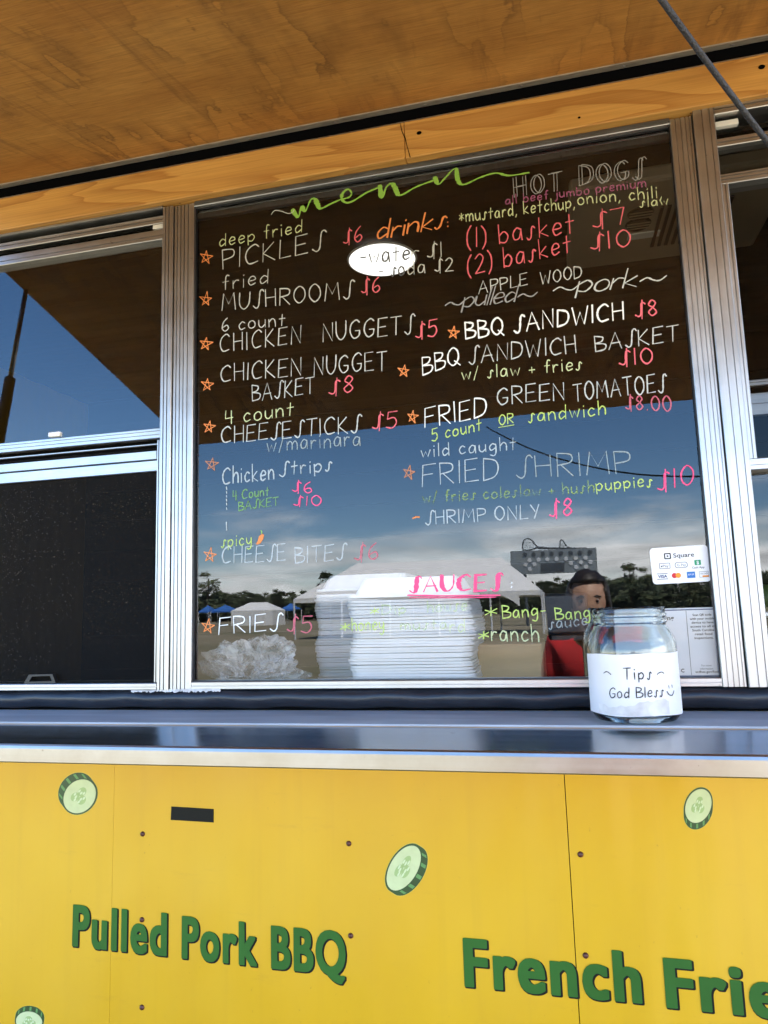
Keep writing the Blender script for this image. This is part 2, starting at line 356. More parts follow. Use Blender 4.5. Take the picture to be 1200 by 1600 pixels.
# ------------------------------------------------------------------ builders
class MB:
    def __init__(s): s.v = []; s.f = []; s.m = []; s.cur = 0
    def add(s, vs, fs):
        o = len(s.v); s.v += [tuple(v) for v in vs]; s.f += [tuple(i+o for i in f) for f in fs]; s.m += [s.cur]*len(fs); return s
    def box(s, x0, x1, y0, y1, z0, z1):
        return s.add([(x0,y0,z0),(x1,y0,z0),(x1,y1,z0),(x0,y1,z0),(x0,y0,z1),(x1,y0,z1),(x1,y1,z1),(x0,y1,z1)],
                     [(0,3,2,1),(4,5,6,7),(0,1,5,4),(1,2,6,5),(2,3,7,6),(3,0,4,7)])
    def tube(s, pts, r, n=8, caps=True):
        pts = [Vector(p) for p in pts]; rs = r if isinstance(r, (list, tuple)) else [r]*len(pts)
        vs = []; fs = []; prev = None
        for i, p in enumerate(pts):
            d = (pts[min(i+1, len(pts)-1)]-pts[max(i-1, 0)]).normalized()
            if prev is None: a = d.orthogonal().normalized()
            else: a = (prev-d*prev.dot(d)).normalized()
            prev = a; b2 = d.cross(a)
            for k in range(n):
                an = 2*math.pi*k/n; vs.append(p+(a*math.cos(an)+b2*math.sin(an))*rs[i])
        for i in range(len(pts)-1):
            for k in range(n): fs.append((i*n+k, i*n+(k+1) % n, (i+1)*n+(k+1) % n, (i+1)*n+k))
        if caps: fs += [tuple(range(n-1, -1, -1)), tuple((len(pts)-1)*n+k for k in range(n))]
        return s.add(vs, fs)
    def lathe(s, prof, c, n=48, close=False):
        vs = []; fs = []
        for (r, z) in prof:
            for k in range(n):
                a = 2*math.pi*k/n; vs.append((c[0]+r*math.cos(a), c[1]+r*math.sin(a), c[2]+z))
        L = len(prof)
        for i in range(L-1):
            for k in range(n): fs.append((i*n+k, i*n+(k+1) % n, (i+1)*n+(k+1) % n, (i+1)*n+k))
        return s.add(vs, fs)
    def bar(s, axis, l0, l1, t0, t1, yf, yb, grooves=(), gw=0.0011, gd=0.0022):
        """extruded aluminium section: face at y=yf, cut by grooves at fractions of its width"""
        prof = [(t0, yb), (t0, yf+0.0012), (t0+0.0012, yf)]
        for g in grooves:
            c = t0+(t1-t0)*g
            prof += [(c-gw, yf), (c-gw*0.6, yf+gd), (c+gw*0.6, yf+gd), (c+gw, yf)]
        prof += [(t1-0.0012, yf), (t1, yf+0.0012), (t1, yb)]
        n = len(prof); vs = []
        for l in (l0, l1):
            for (tt, y) in prof: vs.append((tt, y, l) if axis == 'z' else (l, y, tt))
        fs = [(i, (i+1) % n, n+(i+1) % n, n+i) for i in range(n)]
        fs += [tuple(range(n)), tuple(range(2*n-1, n-1, -1))]
        return s.add(vs, fs)
    def build(s, name, mats, parent=None, smooth=False, label=None, bevel=0):
        me = bpy.data.meshes.new(name); me.from_pydata(s.v, [], s.f); me.update()
        mats = mats if isinstance(mats, (list, tuple)) else [mats]
        for q in mats: me.materials.append(MATS[q] if isinstance(q, str) else q)
        for p, mi in zip(me.polygons, s.m): p.material_index = mi; p.use_smooth = smooth
        return link(name, me, parent, label, bevel)
def link(name, me, parent=None, label=None, bevel=0):
    o = bpy.data.objects.new(name, me); COL.objects.link(o)
    if parent: o.parent = parent; o.matrix_parent_inverse = Matrix.Translation(-world_loc(parent))
    if label: o['label'] = label
    if bevel:
        b = o.modifiers.new('bevel', 'BEVEL'); b.width = bevel; b.segments = 2; b.limit_method = 'ANGLE'
    return o
def world_loc(o):
    v = Vector(o.location)
    while o.parent: v = v + (o.matrix_parent_inverse.translation); o = o.parent; v = v + Vector(o.location)
    return v
def tag(o, label, cat, group=None, kind=None):
    if label: o['label'] = label
    if cat: o['category'] = cat
    if group: o['group'] = group
    if kind: o['kind'] = kind
    return o
def thing(name, label, cat, loc=(0, 0, 0), group=None):
    o = bpy.data.objects.new(name, None); COL.objects.link(o); o.location = loc; o.empty_display_size = 0.1
    return tag(o, label, cat, group)
def dup(root, loc, rotz=None, label=None):
    r = root.copy(); COL.objects.link(r); r.location = loc
    if rotz is not None: r.rotation_euler = (0, 0, rotz)
    if label: r['label'] = label
    for ch in list(root.children):
        c = ch.copy(); COL.objects.link(c); c.parent = r
        for g in ch.children:
            d = g.copy(); COL.objects.link(d); d.parent = c
    return r
def rounded(x0, x1, z0, z1, r, n=6):
    pts = []
    for cx_, cz_, a0 in ((x1-r, z1-r, 0), (x0+r, z1-r, 90), (x0+r, z0+r, 180), (x1-r, z0+r, 270)):
        for k in range(n+1):
            a = R(a0+90*k/n); pts.append((cx_+r*math.cos(a), cz_+r*math.sin(a)))
    return pts
def plate(mb, pts, yf, yb):          # a flat outline in x,z with thickness from yf (front) to yb
    n = len(pts); vs = [(x, yf, z) for x, z in pts]+[(x, yb, z) for x, z in pts]
    fs = [tuple(range(n)), tuple(range(2*n-1, n-1, -1))]+[(i, n+i, n+(i+1) % n, (i+1) % n) for i in range(n)]
    mb.add(vs, fs)

# ------------------------------------------------------------------ hand lettering
G = {
'A': (.7, "0,0 .35,1 .7,0;.12,.36 .62,.38"), 'B': (.55, ".03,0 0,1;~0,1 .45,.88 .38,.62 .03,.53;~.03,.53 .58,.4 .52,.08 .03,0"),
'C': (.62, "~.62,.85 .42,1 .12,.8 .02,.42 .2,.04 .6,.1"), 'D': (.62, "0,0 .02,1;~.02,1 .5,.86 .62,.5 .46,.14 0,0"),
'E': (.55, ".55,1 .03,.97 0,0 .55,.03;.01,.5 .45,.53"), 'F': (.55, ".58,1 .03,.97 0,0;.01,.52 .45,.55"),
'G': (.62, "~.6,.86 .4,1 .1,.78 .03,.36 .25,.02 .55,.15 .6,.42;.6,.42 .34,.42"), 'H': (.58, ".02,0 0,1;.58,0 .57,1;.01,.5 .58,.52"),
'I': (.06, ".03,0 .03,1"), 'J': (.4, "~.4,1 .4,.3 .2,0 0,.2"), 'K': (.55, "0,0 .02,1;.5,.98 .02,.45 .55,0"), 'L': (.5, ".02,1 0,0 .5,.03"),
'M': (.8, "0,0 .1,1 .4,.35 .7,1 .8,0"), 'N': (.6, "0,0 .03,1 .57,0 .6,1"), 'O': (.66, "~.33,1 .06,.75 .04,.3 .33,0 .62,.3 .6,.75 .33,1"),
'P': (.55, ".02,0 0,1;~0,1 .5,.92 .5,.58 .02,.46"), 'Q': (.68, "~.33,1 .06,.75 .04,.3 .33,0 .62,.3 .6,.75 .33,1;.4,.25 .72,-.08"),
'R': (.58, ".02,0 0,1;~0,1 .5,.92 .5,.6 .02,.48;.15,.48 .58,0"), 'S': (.5, "~.62,.9 .52,1.02 .4,.92 .36,.55 .32,.12 .18,-.03 .0,.12"),
'T': (.6, "0,.97 .62,1;.32,.98 .3,0"), 'U': (.6, "~0,1 .02,.3 .28,0 .56,.3 .6,1"), 'V': (.6, "0,1 .3,0 .6,1"), 'W': (.85, "0,1 .2,0 .43,.7 .64,0 .86,1"),
'X': (.5, "0,0 .5,1;0,1 .5,0"), 'Y': (.55, "0,1 .28,.5;.55,1 .22,0"), 'Z': (.5, "0,1 .5,1 0,0 .5,0"),
'a': (.45, "~.4,.5 .2,.6 .02,.35 .08,.06 .3,.1 .4,.45;.4,.55 .44,.0"), 'b': (.45, "0,1 .02,0;~.02,.4 .25,.6 .44,.35 .3,.03 .02,.08"),
'c': (.4, "~.38,.5 .2,.6 .02,.32 .15,.02 .4,.12"), 'd': (.45, "~.4,.45 .2,.58 .02,.32 .12,.02 .38,.2;.42,1 .42,0"),
'e': (.42, "~.03,.3 .38,.36 .34,.56 .15,.58 .02,.3 .14,.02 .4,.12"), 'f': (.35, "~.36,.95 .24,1 .17,.8 .16,0;.0,.55 .33,.57"),
'g': (.45, "~.4,.5 .2,.6 .02,.35 .12,.08 .38,.25;~.41,.57 .42,-.1 .3,-.36 .06,-.28"), 'h': (.42, "0,1 .02,0;~.02,.35 .22,.6 .4,.45 .42,0"),
'i': (.08, ".04,.55 .05,0;.04,.78 .05,.83"), 'j': (.2, "~.18,.55 .18,-.1 .0,-.3;.18,.78 .19,.83"), 'k': (.42, "0,1 .02,0;.36,.56 .03,.24 .42,0"),
'l': (.08, ".04,1 .05,0"), 'm': (.68, ".0,.56 .02,0;~.02,.35 .18,.58 .33,.42 .34,0;~.34,.35 .5,.58 .65,.42 .68,0"), 'n': (.42, ".0,.56 .02,0;~.02,.35 .2,.58 .38,.45 .42,0"),
'o': (.45, "~.22,.58 .03,.42 .04,.12 .22,0 .42,.15 .4,.45 .22,.58"), 'p': (.45, ".0,.56 .02,-.24;~.02,.42 .25,.58 .43,.35 .28,.04 .02,.1"),
'q': (.45, "~.4,.45 .2,.58 .02,.32 .12,.04 .38,.2;.42,.56 .42,-.38"), 'r': (.32, ".0,.56 .02,0;~.02,.32 .15,.55 .32,.52"),
's': (.36, "~.38,.5 .28,.6 .22,.5 .2,.12 .1,-.03 .0,.08"), 't': (.36, ".18,.9 .17,.0;.0,.55 .36,.58"), 'u': (.42, "~.0,.56 .02,.15 .2,0 .38,.2;.4,.56 .42,0"),
'v': (.4, "0,.56 .2,0 .4,.56"), 'w': (.6, "0,.56 .15,.02 .3,.45 .45,.02 .6,.56"), 'x': (.38, "0,.56 .38,0;.38,.56 0,0"), 'y': (.42, "~0,.56 .05,.2 .2,.08 .38,.3;~.4,.56 .4,-.1 .25,-.36 .04,-.28"), 'z': (.38, "0,.55 .38,.56 0,0 .38,0"),
'0': (.5, "~.25,1 .02,.7 .04,.25 .25,0 .46,.25 .48,.7 .25,1"), '1': (.1, ".05,1 .05,0"), '2': (.5, "~.03,.8 .25,1 .45,.78 .3,.4 .02,.02;.02,.02 .52,.03"),
'3': (.45, "~.03,.9 .35,.98 .38,.65 .12,.53;~.12,.53 .48,.4 .35,.02 .0,.1"), '4': (.48, ".05,1 .02,.42 .48,.45;.38,.95 .38,0"), '5': (.48, ".48,1 .08,.98 .05,.56;~.05,.56 .35,.62 .46,.3 .28,.0 .0,.08"),
'6': (.45, "~.35,1 .1,.7 .02,.25 .2,.0 .42,.2 .32,.45 .06,.3"), '7': (.48, ".0,.97 .48,1 .3,0"), '8': (.45, "~.25,.52 .06,.72 .22,1 .4,.8 .25,.52 .04,.25 .2,0 .42,.22 .25,.52"),
'$': (.42, "~.5,.82 .4,.92 .3,.8 .27,.2 .16,.06 .0,.16;.36,1.08 .32,-.1"), '*': (.4, ".2,.75 .2,.15;.0,.6 .4,.28;.4,.62 .0,.26"),
'(': (.2, "~.2,1.1 .02,.75 .02,.2 .18,-.15"), ')': (.2, "~.0,1.1 .18,.75 .18,.2 .02,-.15"), '+': (.36, ".18,.52 .18,.1;.0,.3 .36,.32"), '-': (.3, ".0,.35 .3,.36"),
',': (.1, ".08,.06 .0,-.16"), '/': (.3, ".0,-.08 .28,.95"), ':': (.1, ".04,.42 .05,.47;.04,.12 .05,.17"), '~': (.7, "~.0,.25 .18,.4 .4,.25 .6,.2 .75,.4"), "'": (.1, ".05,1 .03,.8"), '.': (.1, ".04,.0 .05,.05"),
' ': (.42, ""), '_': (.5, "")}
def catmull(pts, n=5):
    if len(pts) < 3: return pts
    q = [pts[0]]+pts+[pts[-1]]; o = []
    closed = (Vector(pts[0])-Vector(pts[-1])).length < 1e-6
    if closed: q = [pts[-2]]+pts+[pts[1]]
    for i in range(1, len(q)-2):
        p0, p1, p2, p3 = (Vector(a) for a in q[i-1:i+3])
        for k in range(n):
            t = k/n; o.append(tuple(0.5*((2*p1)+(p2-p0)*t+(2*p0-5*p1+4*p2-p3)*t*t+(3*p1-p0-3*p2+p3)*t**3)))
    o.append(tuple(pts[-1])); return o
def glyph(ch):
    wd, s = G.get(ch, G[' ']); st = []
    for part in s.split(';'):
        if not part: continue
        sm = part[0] == '~'; pts = [tuple(float(a) for a in p.split(',')) for p in part.lstrip('~').split()]
        st.append(catmull(pts) if sm else pts)
    return wd, st
def layout(text, gap=0.22, slant=0.0, rnd=random, wob=0.03):
    x = 0; strokes = []
    for ch in text:
        wd, st = glyph(ch)
        a = rnd.uniform(-wob, wob); sc = 1+rnd.uniform(-.05, .05); dy = rnd.uniform(-.03, .03)
        for s in st: strokes.append([(x+px_*1.0+py_*(slant+a), py_*sc+dy) for px_, py_ in s])
        x += wd+(gap if ch != ' ' else 0.0)
    return strokes, x-gap
class Ribbon(MB):
    def __init__(s): super().__init__(); s.k = 0
    def stroke(s, pts, wd, to3, callig=0.0):
        """pts are 2-D metres in the surface; to3(x, z, lift) puts them on it"""
        pts = [Vector(p[:2]) for p in pts]
        if len(pts) < 2: return
        if (pts[-1]-pts[0]).length < 1e-5 and len(pts) == 2: return
        vs = []; n = len(pts); s.k += 1
        for i, p in enumerate(pts):
            d = pts[min(i+1, n-1)]-pts[max(i-1, 0)]
            d = d.normalized() if d.length > 1e-9 else Vector((1, 0))
            nn = Vector((-d.y, d.x)); ww = wd*(1+callig*max(0, -d.y)**2)/2*random.uniform(.72, 1.25)
            if i == 0: p = p-d*wd*.3
            if i == n-1: p = p+d*wd*.3
            if i in (0, n-1): ww *= .75
            lift = s.k*0.000012+i*0.000002
            vs += [to3(p.x+nn.x*ww, p.y+nn.y*ww, lift), to3(p.x-nn.x*ww, p.y-nn.y*ww, lift)]
        s.add(vs, [(2*i, 2*i+1, 2*i+3, 2*i+2) for i in range(n-1)])
YG = -0.0006                          # marker lies on the outer face of the glass
def on_glass(x, z, lift): return (x, YG-lift, z)
def write(text, p0, p1, h, col, parent, wpx=2.2, gap=0.22, slant=0.02, name='lettering', callig=0, wob=0.03, to3=on_glass, mats=None, label=None, outline=0):
    strokes, tot = layout(text, gap, slant, wob=wob)
    a, b = P(*p0), P(*p1); hz = (Z(p0[0], p0[1]-h)-a.z)*.5+(Z(p1[0], p1[1]-h)-b.z)*.5
    rb = Ribbon(); ex = (b-a)/tot
    for st in strokes:
        q = [(a.x+ex.x*x, a.z+ex.z*x+hz*y) for x, y in st]
        rb.stroke(q, wpx*0.00112, to3, callig)
        if outline:
            rb.stroke([(x+outline*0.00112, z+0.0012) for x, z in q], wpx*0.00112, to3)
    return rb.build(name, MARK[col] if mats is None else mats, parent, label=label)
def scribble(pts, col, parent, wpx=2.2, name='lettering', callig=0, smooth=True, label=None):
    q = [(X(*p), Z(*p)) for p in pts]; rb = Ribbon()
    rb.stroke(catmull(q, 6) if smooth else q, wpx*0.00112, on_glass, callig)
    return rb.build(name, MARK[col], parent, label=label)

# ================================================================== SETTING
gm = MB(); S = 1500
gm.add([(-S, -S, 0), (S, -S, 0), (S, S, 0), (-S, S, 0)], [(0, 1, 2, 3)])
tag(gm.build('ground', 'dry_grass_ground'), None, None, kind='structure')

# ================================================================== FOOD TRUCK
truck = thing('food_truck', 'yellow food truck with a plywood awning and a menu written on its serving window', 'food truck', (0, 0, 0))
FY = -0.014                           # front face of window frames
xl_glass, xr_glass = X(305, 700), X(1087, 640)
zg_top, zg_bot = (Z(308, 325)+Z(1048, 205))/2, (Z(303, 1062)+Z(1126, 1058))/2
z_beam_top = Z(600, 190-16, -.03); z_beam_bot = Z(308, 305, -.03)
z_beam_top = (Z(0, 307, -.03)+Z(1200, 82, -.03))/2
z_hinge = Z(600, 176, -.03); z_shelf = 1.5-0.172
XL_AWN, XR_AWN = -1.335, 1.05
XA, XB = -2.6, 2.2                    # ends of the truck
# --- side panels
seam1, seam2 = X(177, 1300), X(884, 1250)
zp_top, zp_bot = Z(600, 1110), 0.45
for a, b in ((XA, seam1-.0002), (seam1+.0002, seam2-.0007), (seam2+.0007, XB)):
    sp = MB(); sp.box(a, b, 0.0, 0.03, zp_bot, zp_top)
    o = sp.build('side_panel', 'yellow_vinyl', truck)
    if a == XA: panelA = o
    elif b == XB: panelC = o
    else: panelB = o
bk = MB(); bk.box(XA, XB, 0.032, 0.05, zp_bot, zp_top); bk.build('panel_backing', 'dark_gap', truck)
up_ = MB(); up_.box(XA, XB, 0.0, 0.05, z_beam_top, 2.95); up_.build('upper_side_panel', 'yellow_vinyl', truck)
xw0, xw1 = -1.325, 1.0
for a, b in ((XA, xw0), (xw1, XB)):
    q = MB(); q.box(a, b, 0.0, 0.05, zp_top+.001, z_beam_top-.001); q.build('side_panel', 'yellow_vinyl', truck)
# screws in the yellow panels
for px, py in ((223, 1303), (545, 1318), (907, 1335), (222, 1437), (548, 1462), (915, 1493), (222, 1574)):
    c = P(px, py); s = MB()
    prof = [(0.0001, -.0035), (.0022, -.0033), (.0040, -.0022), (.0048, 0.0)]
    n = 14; vs = []; fs = []
    for r_, y in prof:
        for k in range(n): vs.append((c.x+r_*math.cos(2*math.pi*k/n), y, c.z+r_*math.sin(2*math.pi*k/n)))
    for i in range(3):
        for k in range(n): fs.append((i*n+k, i*n+(k+1) % n, (i+1)*n+(k+1) % n, (i+1)*n+k))
    s.add(vs, fs); par = panelA if c.x < seam1 else panelB if c.x < seam2 else panelC
    s.build('screw', 'screw_rust', par, smooth=True)
# black slot cover
t_ = MB(); pts = [P(268, 1260), P(334, 1264), P(334, 1285), P(267, 1281)]
plate(t_, [(p.x, p.z) for p in pts], -.0008, 0.0002); t_.build('tape_patch', 'black_vinyl', truck)

# --- cut vinyl words
def bold_word(text, p0, p1, h, ox=0.040, oy=0.026):
    """heavy condensed lettering: the plain face spread sideways by copies that lie a hair above each other"""
    cu = bpy.data.curves.new('t', 'FONT'); cu.body = text; cu.resolution_u = 5; cu.space_character = 1.14
    ob = bpy.data.objects.new('t', cu); COL.objects.link(ob); bpy.context.view_layer.update()
    me = bpy.data.meshes.new_from_object(ob.evaluated_get(bpy.context.evaluated_depsgraph_get())); bpy.data.objects.remove(ob)
    base = [(v.co.x, v.co.y) for v in me.vertices]; fcs = [tuple(p.vertices) for p in me.polygons]
    x0, x1 = min(p[0] for p in base)-ox, max(p[0] for p in base)+ox
    a, b = P(*p0), P(*p1); hz = Z(p0[0], p0[1]-h)-a.z; cap = .72
    def spread(grow, y, dx, dz):
        m = MB(); k = 0
        offs = [(0, 0)]
        for i in range(28):
            an = 2*math.pi*i/28; c_, s_ = math.cos(an), math.sin(an); q = (abs(c_)**5+abs(s_)**5)**(-.2)
            offs.append((c_*q*(ox+grow), s_*q*(oy+grow*.6)))
        for ex, ey in offs:
            k += 1; vs = []
            for vx, vy in base:
                fx = (vx+ex-x0)/(x1-x0); fy = (vy+ey+oy)/(cap+2*oy)
                vs.append((a.x+(b.x-a.x)*fx+dx, y-k*2.5e-6, a.z+(b.z-a.z)*fx+hz*fy+dz))
            m.add(vs, fcs)
        return m
    o = spread(0, -0.0012, 0, 0).build('lettering', 'green_vinyl', truck)
    spread(.014, -0.0005, .0018, -.0018).build('drop_shadow', 'black_vinyl', o)
for args in (('Pulled', (113, 1478), (261, 1494), 69), ('Pork', (284, 1497), (402, 1510), 70), ('BBQ', (424, 1513), (541, 1525), 71),
             ('French', (726, 1541), (1004, 1568), 80), ('Fries', (1041, 1574), (1275, 1598), 82)):
    bold_word(*args)

# --- cucumber slice decals
def cucumber(cx, cy, rx, ry, rot, shift):
    """ellipse with its own tilt; shift = direction (px) of the thick rind edge"""
    def ell(sx, sy, dx, dy, n=40, wob=0):
        o = []
        for k in range(n):
            a = 2*math.pi*k/n; x = rx*sx*math.cos(a); y = ry*sy*math.sin(a)
            px = cx+dx+x*math.cos(rot)-y*math.sin(rot); py = cy+dy+x*math.sin(rot)+y*math.cos(rot)
            p = P(px, py); o.append((p.x, p.z))
        return o
    halo = MB(); 
    def hull(A, B):
        pts = sorted(set(A+B))
        def half(ps):
            h = []
            for p in ps:
                while len(h) > 1 and (h[-1][0]-h[-2][0])*(p[1]-h[-2][1])-(h[-1][1]-h[-2][1])*(p[0]-h[-2][0]) <= 0: h.pop()
                h.append(p)
            return h
        lo = half(pts); hi = half(pts[::-1]); return lo[:-1]+hi[:-1]
    sx, sy = shift
    plate(halo, hull(ell(1.06, 1.05, 0, 0), ell(1.06, 1.05, sx, sy)), -.0003, 0.0001)
    root = halo.build('cucumber_decal', 'pale_halo', truck)
    rd = MB(); plate(rd, hull(ell(1.03, 1.03, 0, 0), ell(1.03, 1.03, sx, sy)), -.0006, 0.0); rd.build('rind', 'rind_green', root)
    # lighter stripes on the visible rind edge
    L = math.hypot(sx, sy); stp = MB()
    for k in range(5):
        a0 = math.atan2(sy, sx)+R(-60+k*27); 
        pl = []
        for f, da in ((0.0, 0), (0.0, .14), (1.0, .14), (1.0, 0)):
            a = a0+da-rot; x = rx*math.cos(a)*1.0; y = ry*math.sin(a)*1.0
            pl.append((cx+sx*f*.9+x*math.cos(rot)-y*math.sin(rot), cy+sy*f*.9+x*math.sin(rot)+y*math.cos(rot)))
        plate(stp, [(P(*q).x, P(*q).z) for q in pl], -.0009, -.0002)
    stp.build('rind_stripes', 'rind_stripe', root)
    fl = MB(); plate(fl, ell(.93, .94, 0, 0), -.0012, -.0002); fl.build('flesh', 'cucumber_flesh', root)
    co = MB(); seeds = MB()
    for k in range(3):
        a = R(20+120*k); dx, dy = rx*.27*math.cos(a), ry*.27*math.sin(a)
        qx, qy = dx*math.cos(rot)-dy*math.sin(rot), dx*math.sin(rot)+dy*math.cos(rot)
        plate(co, [(x, z) for x, z in ell(.235, .25, qx, qy, 18)], -.0015, -.0004)
        for j in (-1, 0, 1):
            b = a+j*.55; dx, dy = rx*(.30 if j else .2)*math.cos(b), ry*(.30 if j else .2)*math.sin(b)
            qx, qy = dx*math.cos(rot)-dy*math.sin(rot), dx*math.sin(rot)+dy*math.cos(rot)
            plate(seeds, ell(.06, .095, qx, qy, 12), -.0018-.0002*(j+1), -.0005)
    co.build('core', 'cucumber_core', root); seeds.build('seeds', 'cucumber_seed', root)
cucumber(125, 1244, 25, 30, R(38), (-6, -8))
cucumber(631, 1356, 23, 41, R(30), (8, 5))
cucumber(1091, 1259, 21, 29, R(20), (0, 8))
cucumber(46, 1596, 22, 17, R(8), (1, -7))

# --- pine header boards, gap, hinge strip
xs_split = X(632, 215, -.03)
for a, b in ((-1.9, xs_split-.0003), (xs_split+.0003, 1.6)):
    q = MB(); q.box(a, b, -.03, 0.0-.001, z_beam_bot, z_beam_top-.003); q.build('header_board', 'pine_board', truck, bevel=.002)
ck = MB()      # ragged check where the boards meet
prev = None
for i, (px, py) in enumerate(((625, 192), (628, 205), (633, 216), (636, 228), (641, 246))):
    p = P(px, py, -.0312); wv_ = .0005+.0006*((i*37) % 5)/5
    if prev: ck.add([(prev[0]-prev[2], -.0308, prev[1]), (prev[0]+prev[2], -.0308, prev[1]), (p.x+wv_, -.0308, p.z), (p.x-wv_, -.0308, p.z)], [(0, 3, 2, 1)])
    prev = (p.x, p.z, wv_)
ck.build('board_crack', 'dark_gap', truck)
for px, py, r_ in ((655, 208, .0035), (1190, 105, .004), (905, 184, .0018)):
    p = P(px, py, -.03); kn = MB(); plate(kn, [(p.x+r_*1.4*math.cos(a*.6), p.z+r_*math.sin(a*.6)) for a in range(10)], -.0311, -.0302)
    kn.build('nail_hole', 'dark_gap', truck)
q = MB(); q.box(-1.9, 1.6, -.026, -.001, z_beam_top-.002, z_beam_top+.0012); q.build('drip_flashing', 'strip_metal', truck)
q = MB(); q.box(-1.9, 1.6, -.012, -.001, z_beam_top+.0014, z_hinge+.012); q.build('hinge_gap', 'dark_gap', truck)

# --- awning (slopes down, away from the truck)
AW_L, AW_DROP = 1.15, 0.295
slope = math.atan2(AW_DROP, AW_L)
def aw(x, s, t): # s metres out from the hinge, t metres above the underside
    return (x, -0.03-s*math.cos(slope)-t*math.sin(slope), z_hinge-.0+(-s)*math.sin(slope)+t*math.cos(slope))
awm = MB()
vs = [aw(x, s, t) for t in (0, .016) for x, s in ((XL_AWN, 0), (XR_AWN, 0), (XR_AWN, AW_L*1.03), (XL_AWN, AW_L*1.03))]
awm.add(vs, [(0, 1, 2, 3), (7, 6, 5, 4), (0, 4, 5, 1), (1, 5, 6, 2), (2, 6, 7, 3), (3, 7, 4, 0)])
awning = awm.build('awning', 'plywood', truck)
sk = MB(); vs = [aw(x, s, t) for t in (.0165, .045) for x, s in ((XL_AWN-.004, 0), (XR_AWN+.004, 0), (XR_AWN+.004, AW_L*1.035), (XL_AWN-.004, AW_L*1.035))]
sk.add(vs, [(0, 1, 2, 3), (7, 6, 5, 4), (0, 4, 5, 1), (1, 5, 6, 2), (2, 6, 7, 3), (3, 7, 4, 0)]); sk.build('awning_skin', 'yellow_vinyl', awning)
st = MB(); vs = [aw(x, s, t) for t in (-.0022, .0145) for x, s in ((XL_AWN, -.003), (XR_AWN, -.003), (XR_AWN, .0150), (XL_AWN, .0150))]
st.add(vs, [(0, 1, 2, 3), (7, 6, 5, 4), (0, 4, 5, 1), (1, 5, 6, 2), (2, 6, 7, 3), (3, 7, 4, 0)])
strip = st.build('edge_strip', 'edge_strip_paint', awning)
x = -1.25
while x < 1.0:
    c = Vector(aw(x, .006, -.0022)); nrm = (Vector(aw(x, .004, -.01))-c).normalized(); u_ = Vector((1, 0, 0)); v_ = nrm.cross(u_)
    s = MB(); vs = []; n = 10
    for r_, t in ((.0036, 0), (.003, .0014), (.0006, .0018)):
        for k in range(n): vs.append(c+nrm*t+(u_*math.cos(2*math.pi*k/n)+v_*math.sin(2*math.pi*k/n))*r_)
    s.add(vs, [(i*n+k, i*n+(k+1) % n, (i+1)*n+(k+1) % n, (i+1)*n+k) for i in range(2) for k in range(n)])
    s.build('screw', 'screw_steel', awning, smooth=True); x += .178
# gas strut holding the awning's left end
def strut(xs, nm='gas_strut'):
    a = Vector((xs, -.035, .95)); b = Vector(aw(xs, .25, -.012)); d = b-a
    g = MB(); g.tube([a, a+d*.82], .013, 14); o = g.build(nm, 'black_plastic', truck, smooth=True)
    g = MB(); g.tube([a+d*.82, b], .006, 12); g.build('rod', 'strip_metal', o, smooth=True)
    g = MB(); g.box(xs-.02, xs+.02, -.03, -.0005, .92, .99); g.build('bracket', 'black_plastic', o)
strut(XL_AWN-.012+.03)
strut(XR_AWN-.03)

# --- fixed window
def frame_ring(name, x0, x1, z0, z1, y0, y1, wd, parent):
    m = MB(); vs = [(x, y, z) for y in (y0, y1) for x, z in ((x0, z0), (x1, z0), (x1, z1), (x0, z1), (x0+wd, z0+wd), (x1-wd, z0+wd), (x1-wd, z1-wd), (x0+wd, z1-wd))]
    fs = []
    for k in range(4):
        j = (k+1) % 4; fs += [(k, j, 4+j, 4+k), (8+k, 12+k, 12+j, 8+j), (k, 8+k, 8+j, j), (4+k, 4+j, 12+j, 12+k)]
    return m.add(vs, fs).build(name, 'aluminium_upright', parent)
def vbar(z0, z1, x0, x1, yf, yb, gr, parent, nm='frame_upright', gd=.003):
    m = MB(); m.bar('z', z0, z1, x0, x1, yf, yb, gr, gd=gd); return m.build(nm, 'aluminium_upright', parent)
def hbar(z0, z1, x0, x1, yf, yb, gr, parent, nm='sash_rail', gd=.003):
    m = MB(); m.bar('x', x0, x1, min(z0, z1), max(z0, z1), yf, yb, gr, gd=gd); return m.build(nm, 'aluminium_rail', parent)
AF = 'aluminium_upright'
xo_l, xo_r = X(273, 315, FY), X(1086, 240, FY)
zt_out = z_beam_bot-.001; zb_out = Z(600, 1076, FY)
gl_l, gl_r = X(306, 700), X(1086, 640)
zt_in, zb_in = (Z(308, 325)+Z(1048, 205))/2, Z(600, 1062)
fixed = frame_ring('fixed_window', xo_l+.002, xo_r-.002, zb_out+.002, zt_out-.006, .0205, .03, .012, truck)
vbar(zb_out, zt_out-.004, xo_l, gl_l, FY, 0.001, (.16, .34, .52, .72), fixed, gd=.0025)
vbar(zb_out, zt_out-.004, gl_r, xo_r, FY, 0.001, (.22, .46, .68, .86), fixed, gd=.0025)
hbar(zt_in, zt_out, gl_l+.0005, gl_r-.0005, FY, 0.001, (.2, .42, .62, .82), fixed, 'frame_rail', .0025)
hbar(zb_out, zb_in, gl_l+.0005, gl_r-.0005, FY, 0.001, (.5,), fixed, 'frame_rail', .0025)
o = frame_ring('glazing_bead', gl_l-.001, gl_r+.001, zb_in-.001, zt_in+.001, -.006, -.0009, .0022, fixed)
o.data.materials.clear(); o.data.materials.append(MATS['black_rubber'])
g = MB(); g.add([(gl_l, 0, zb_in), (gl_r, 0, zb_in), (gl_r, 0, zt_in), (gl_l, 0, zt_in)], [(0, 1, 2, 3)])
pane = g.build('glass_pane', 'window_glass', fixed)
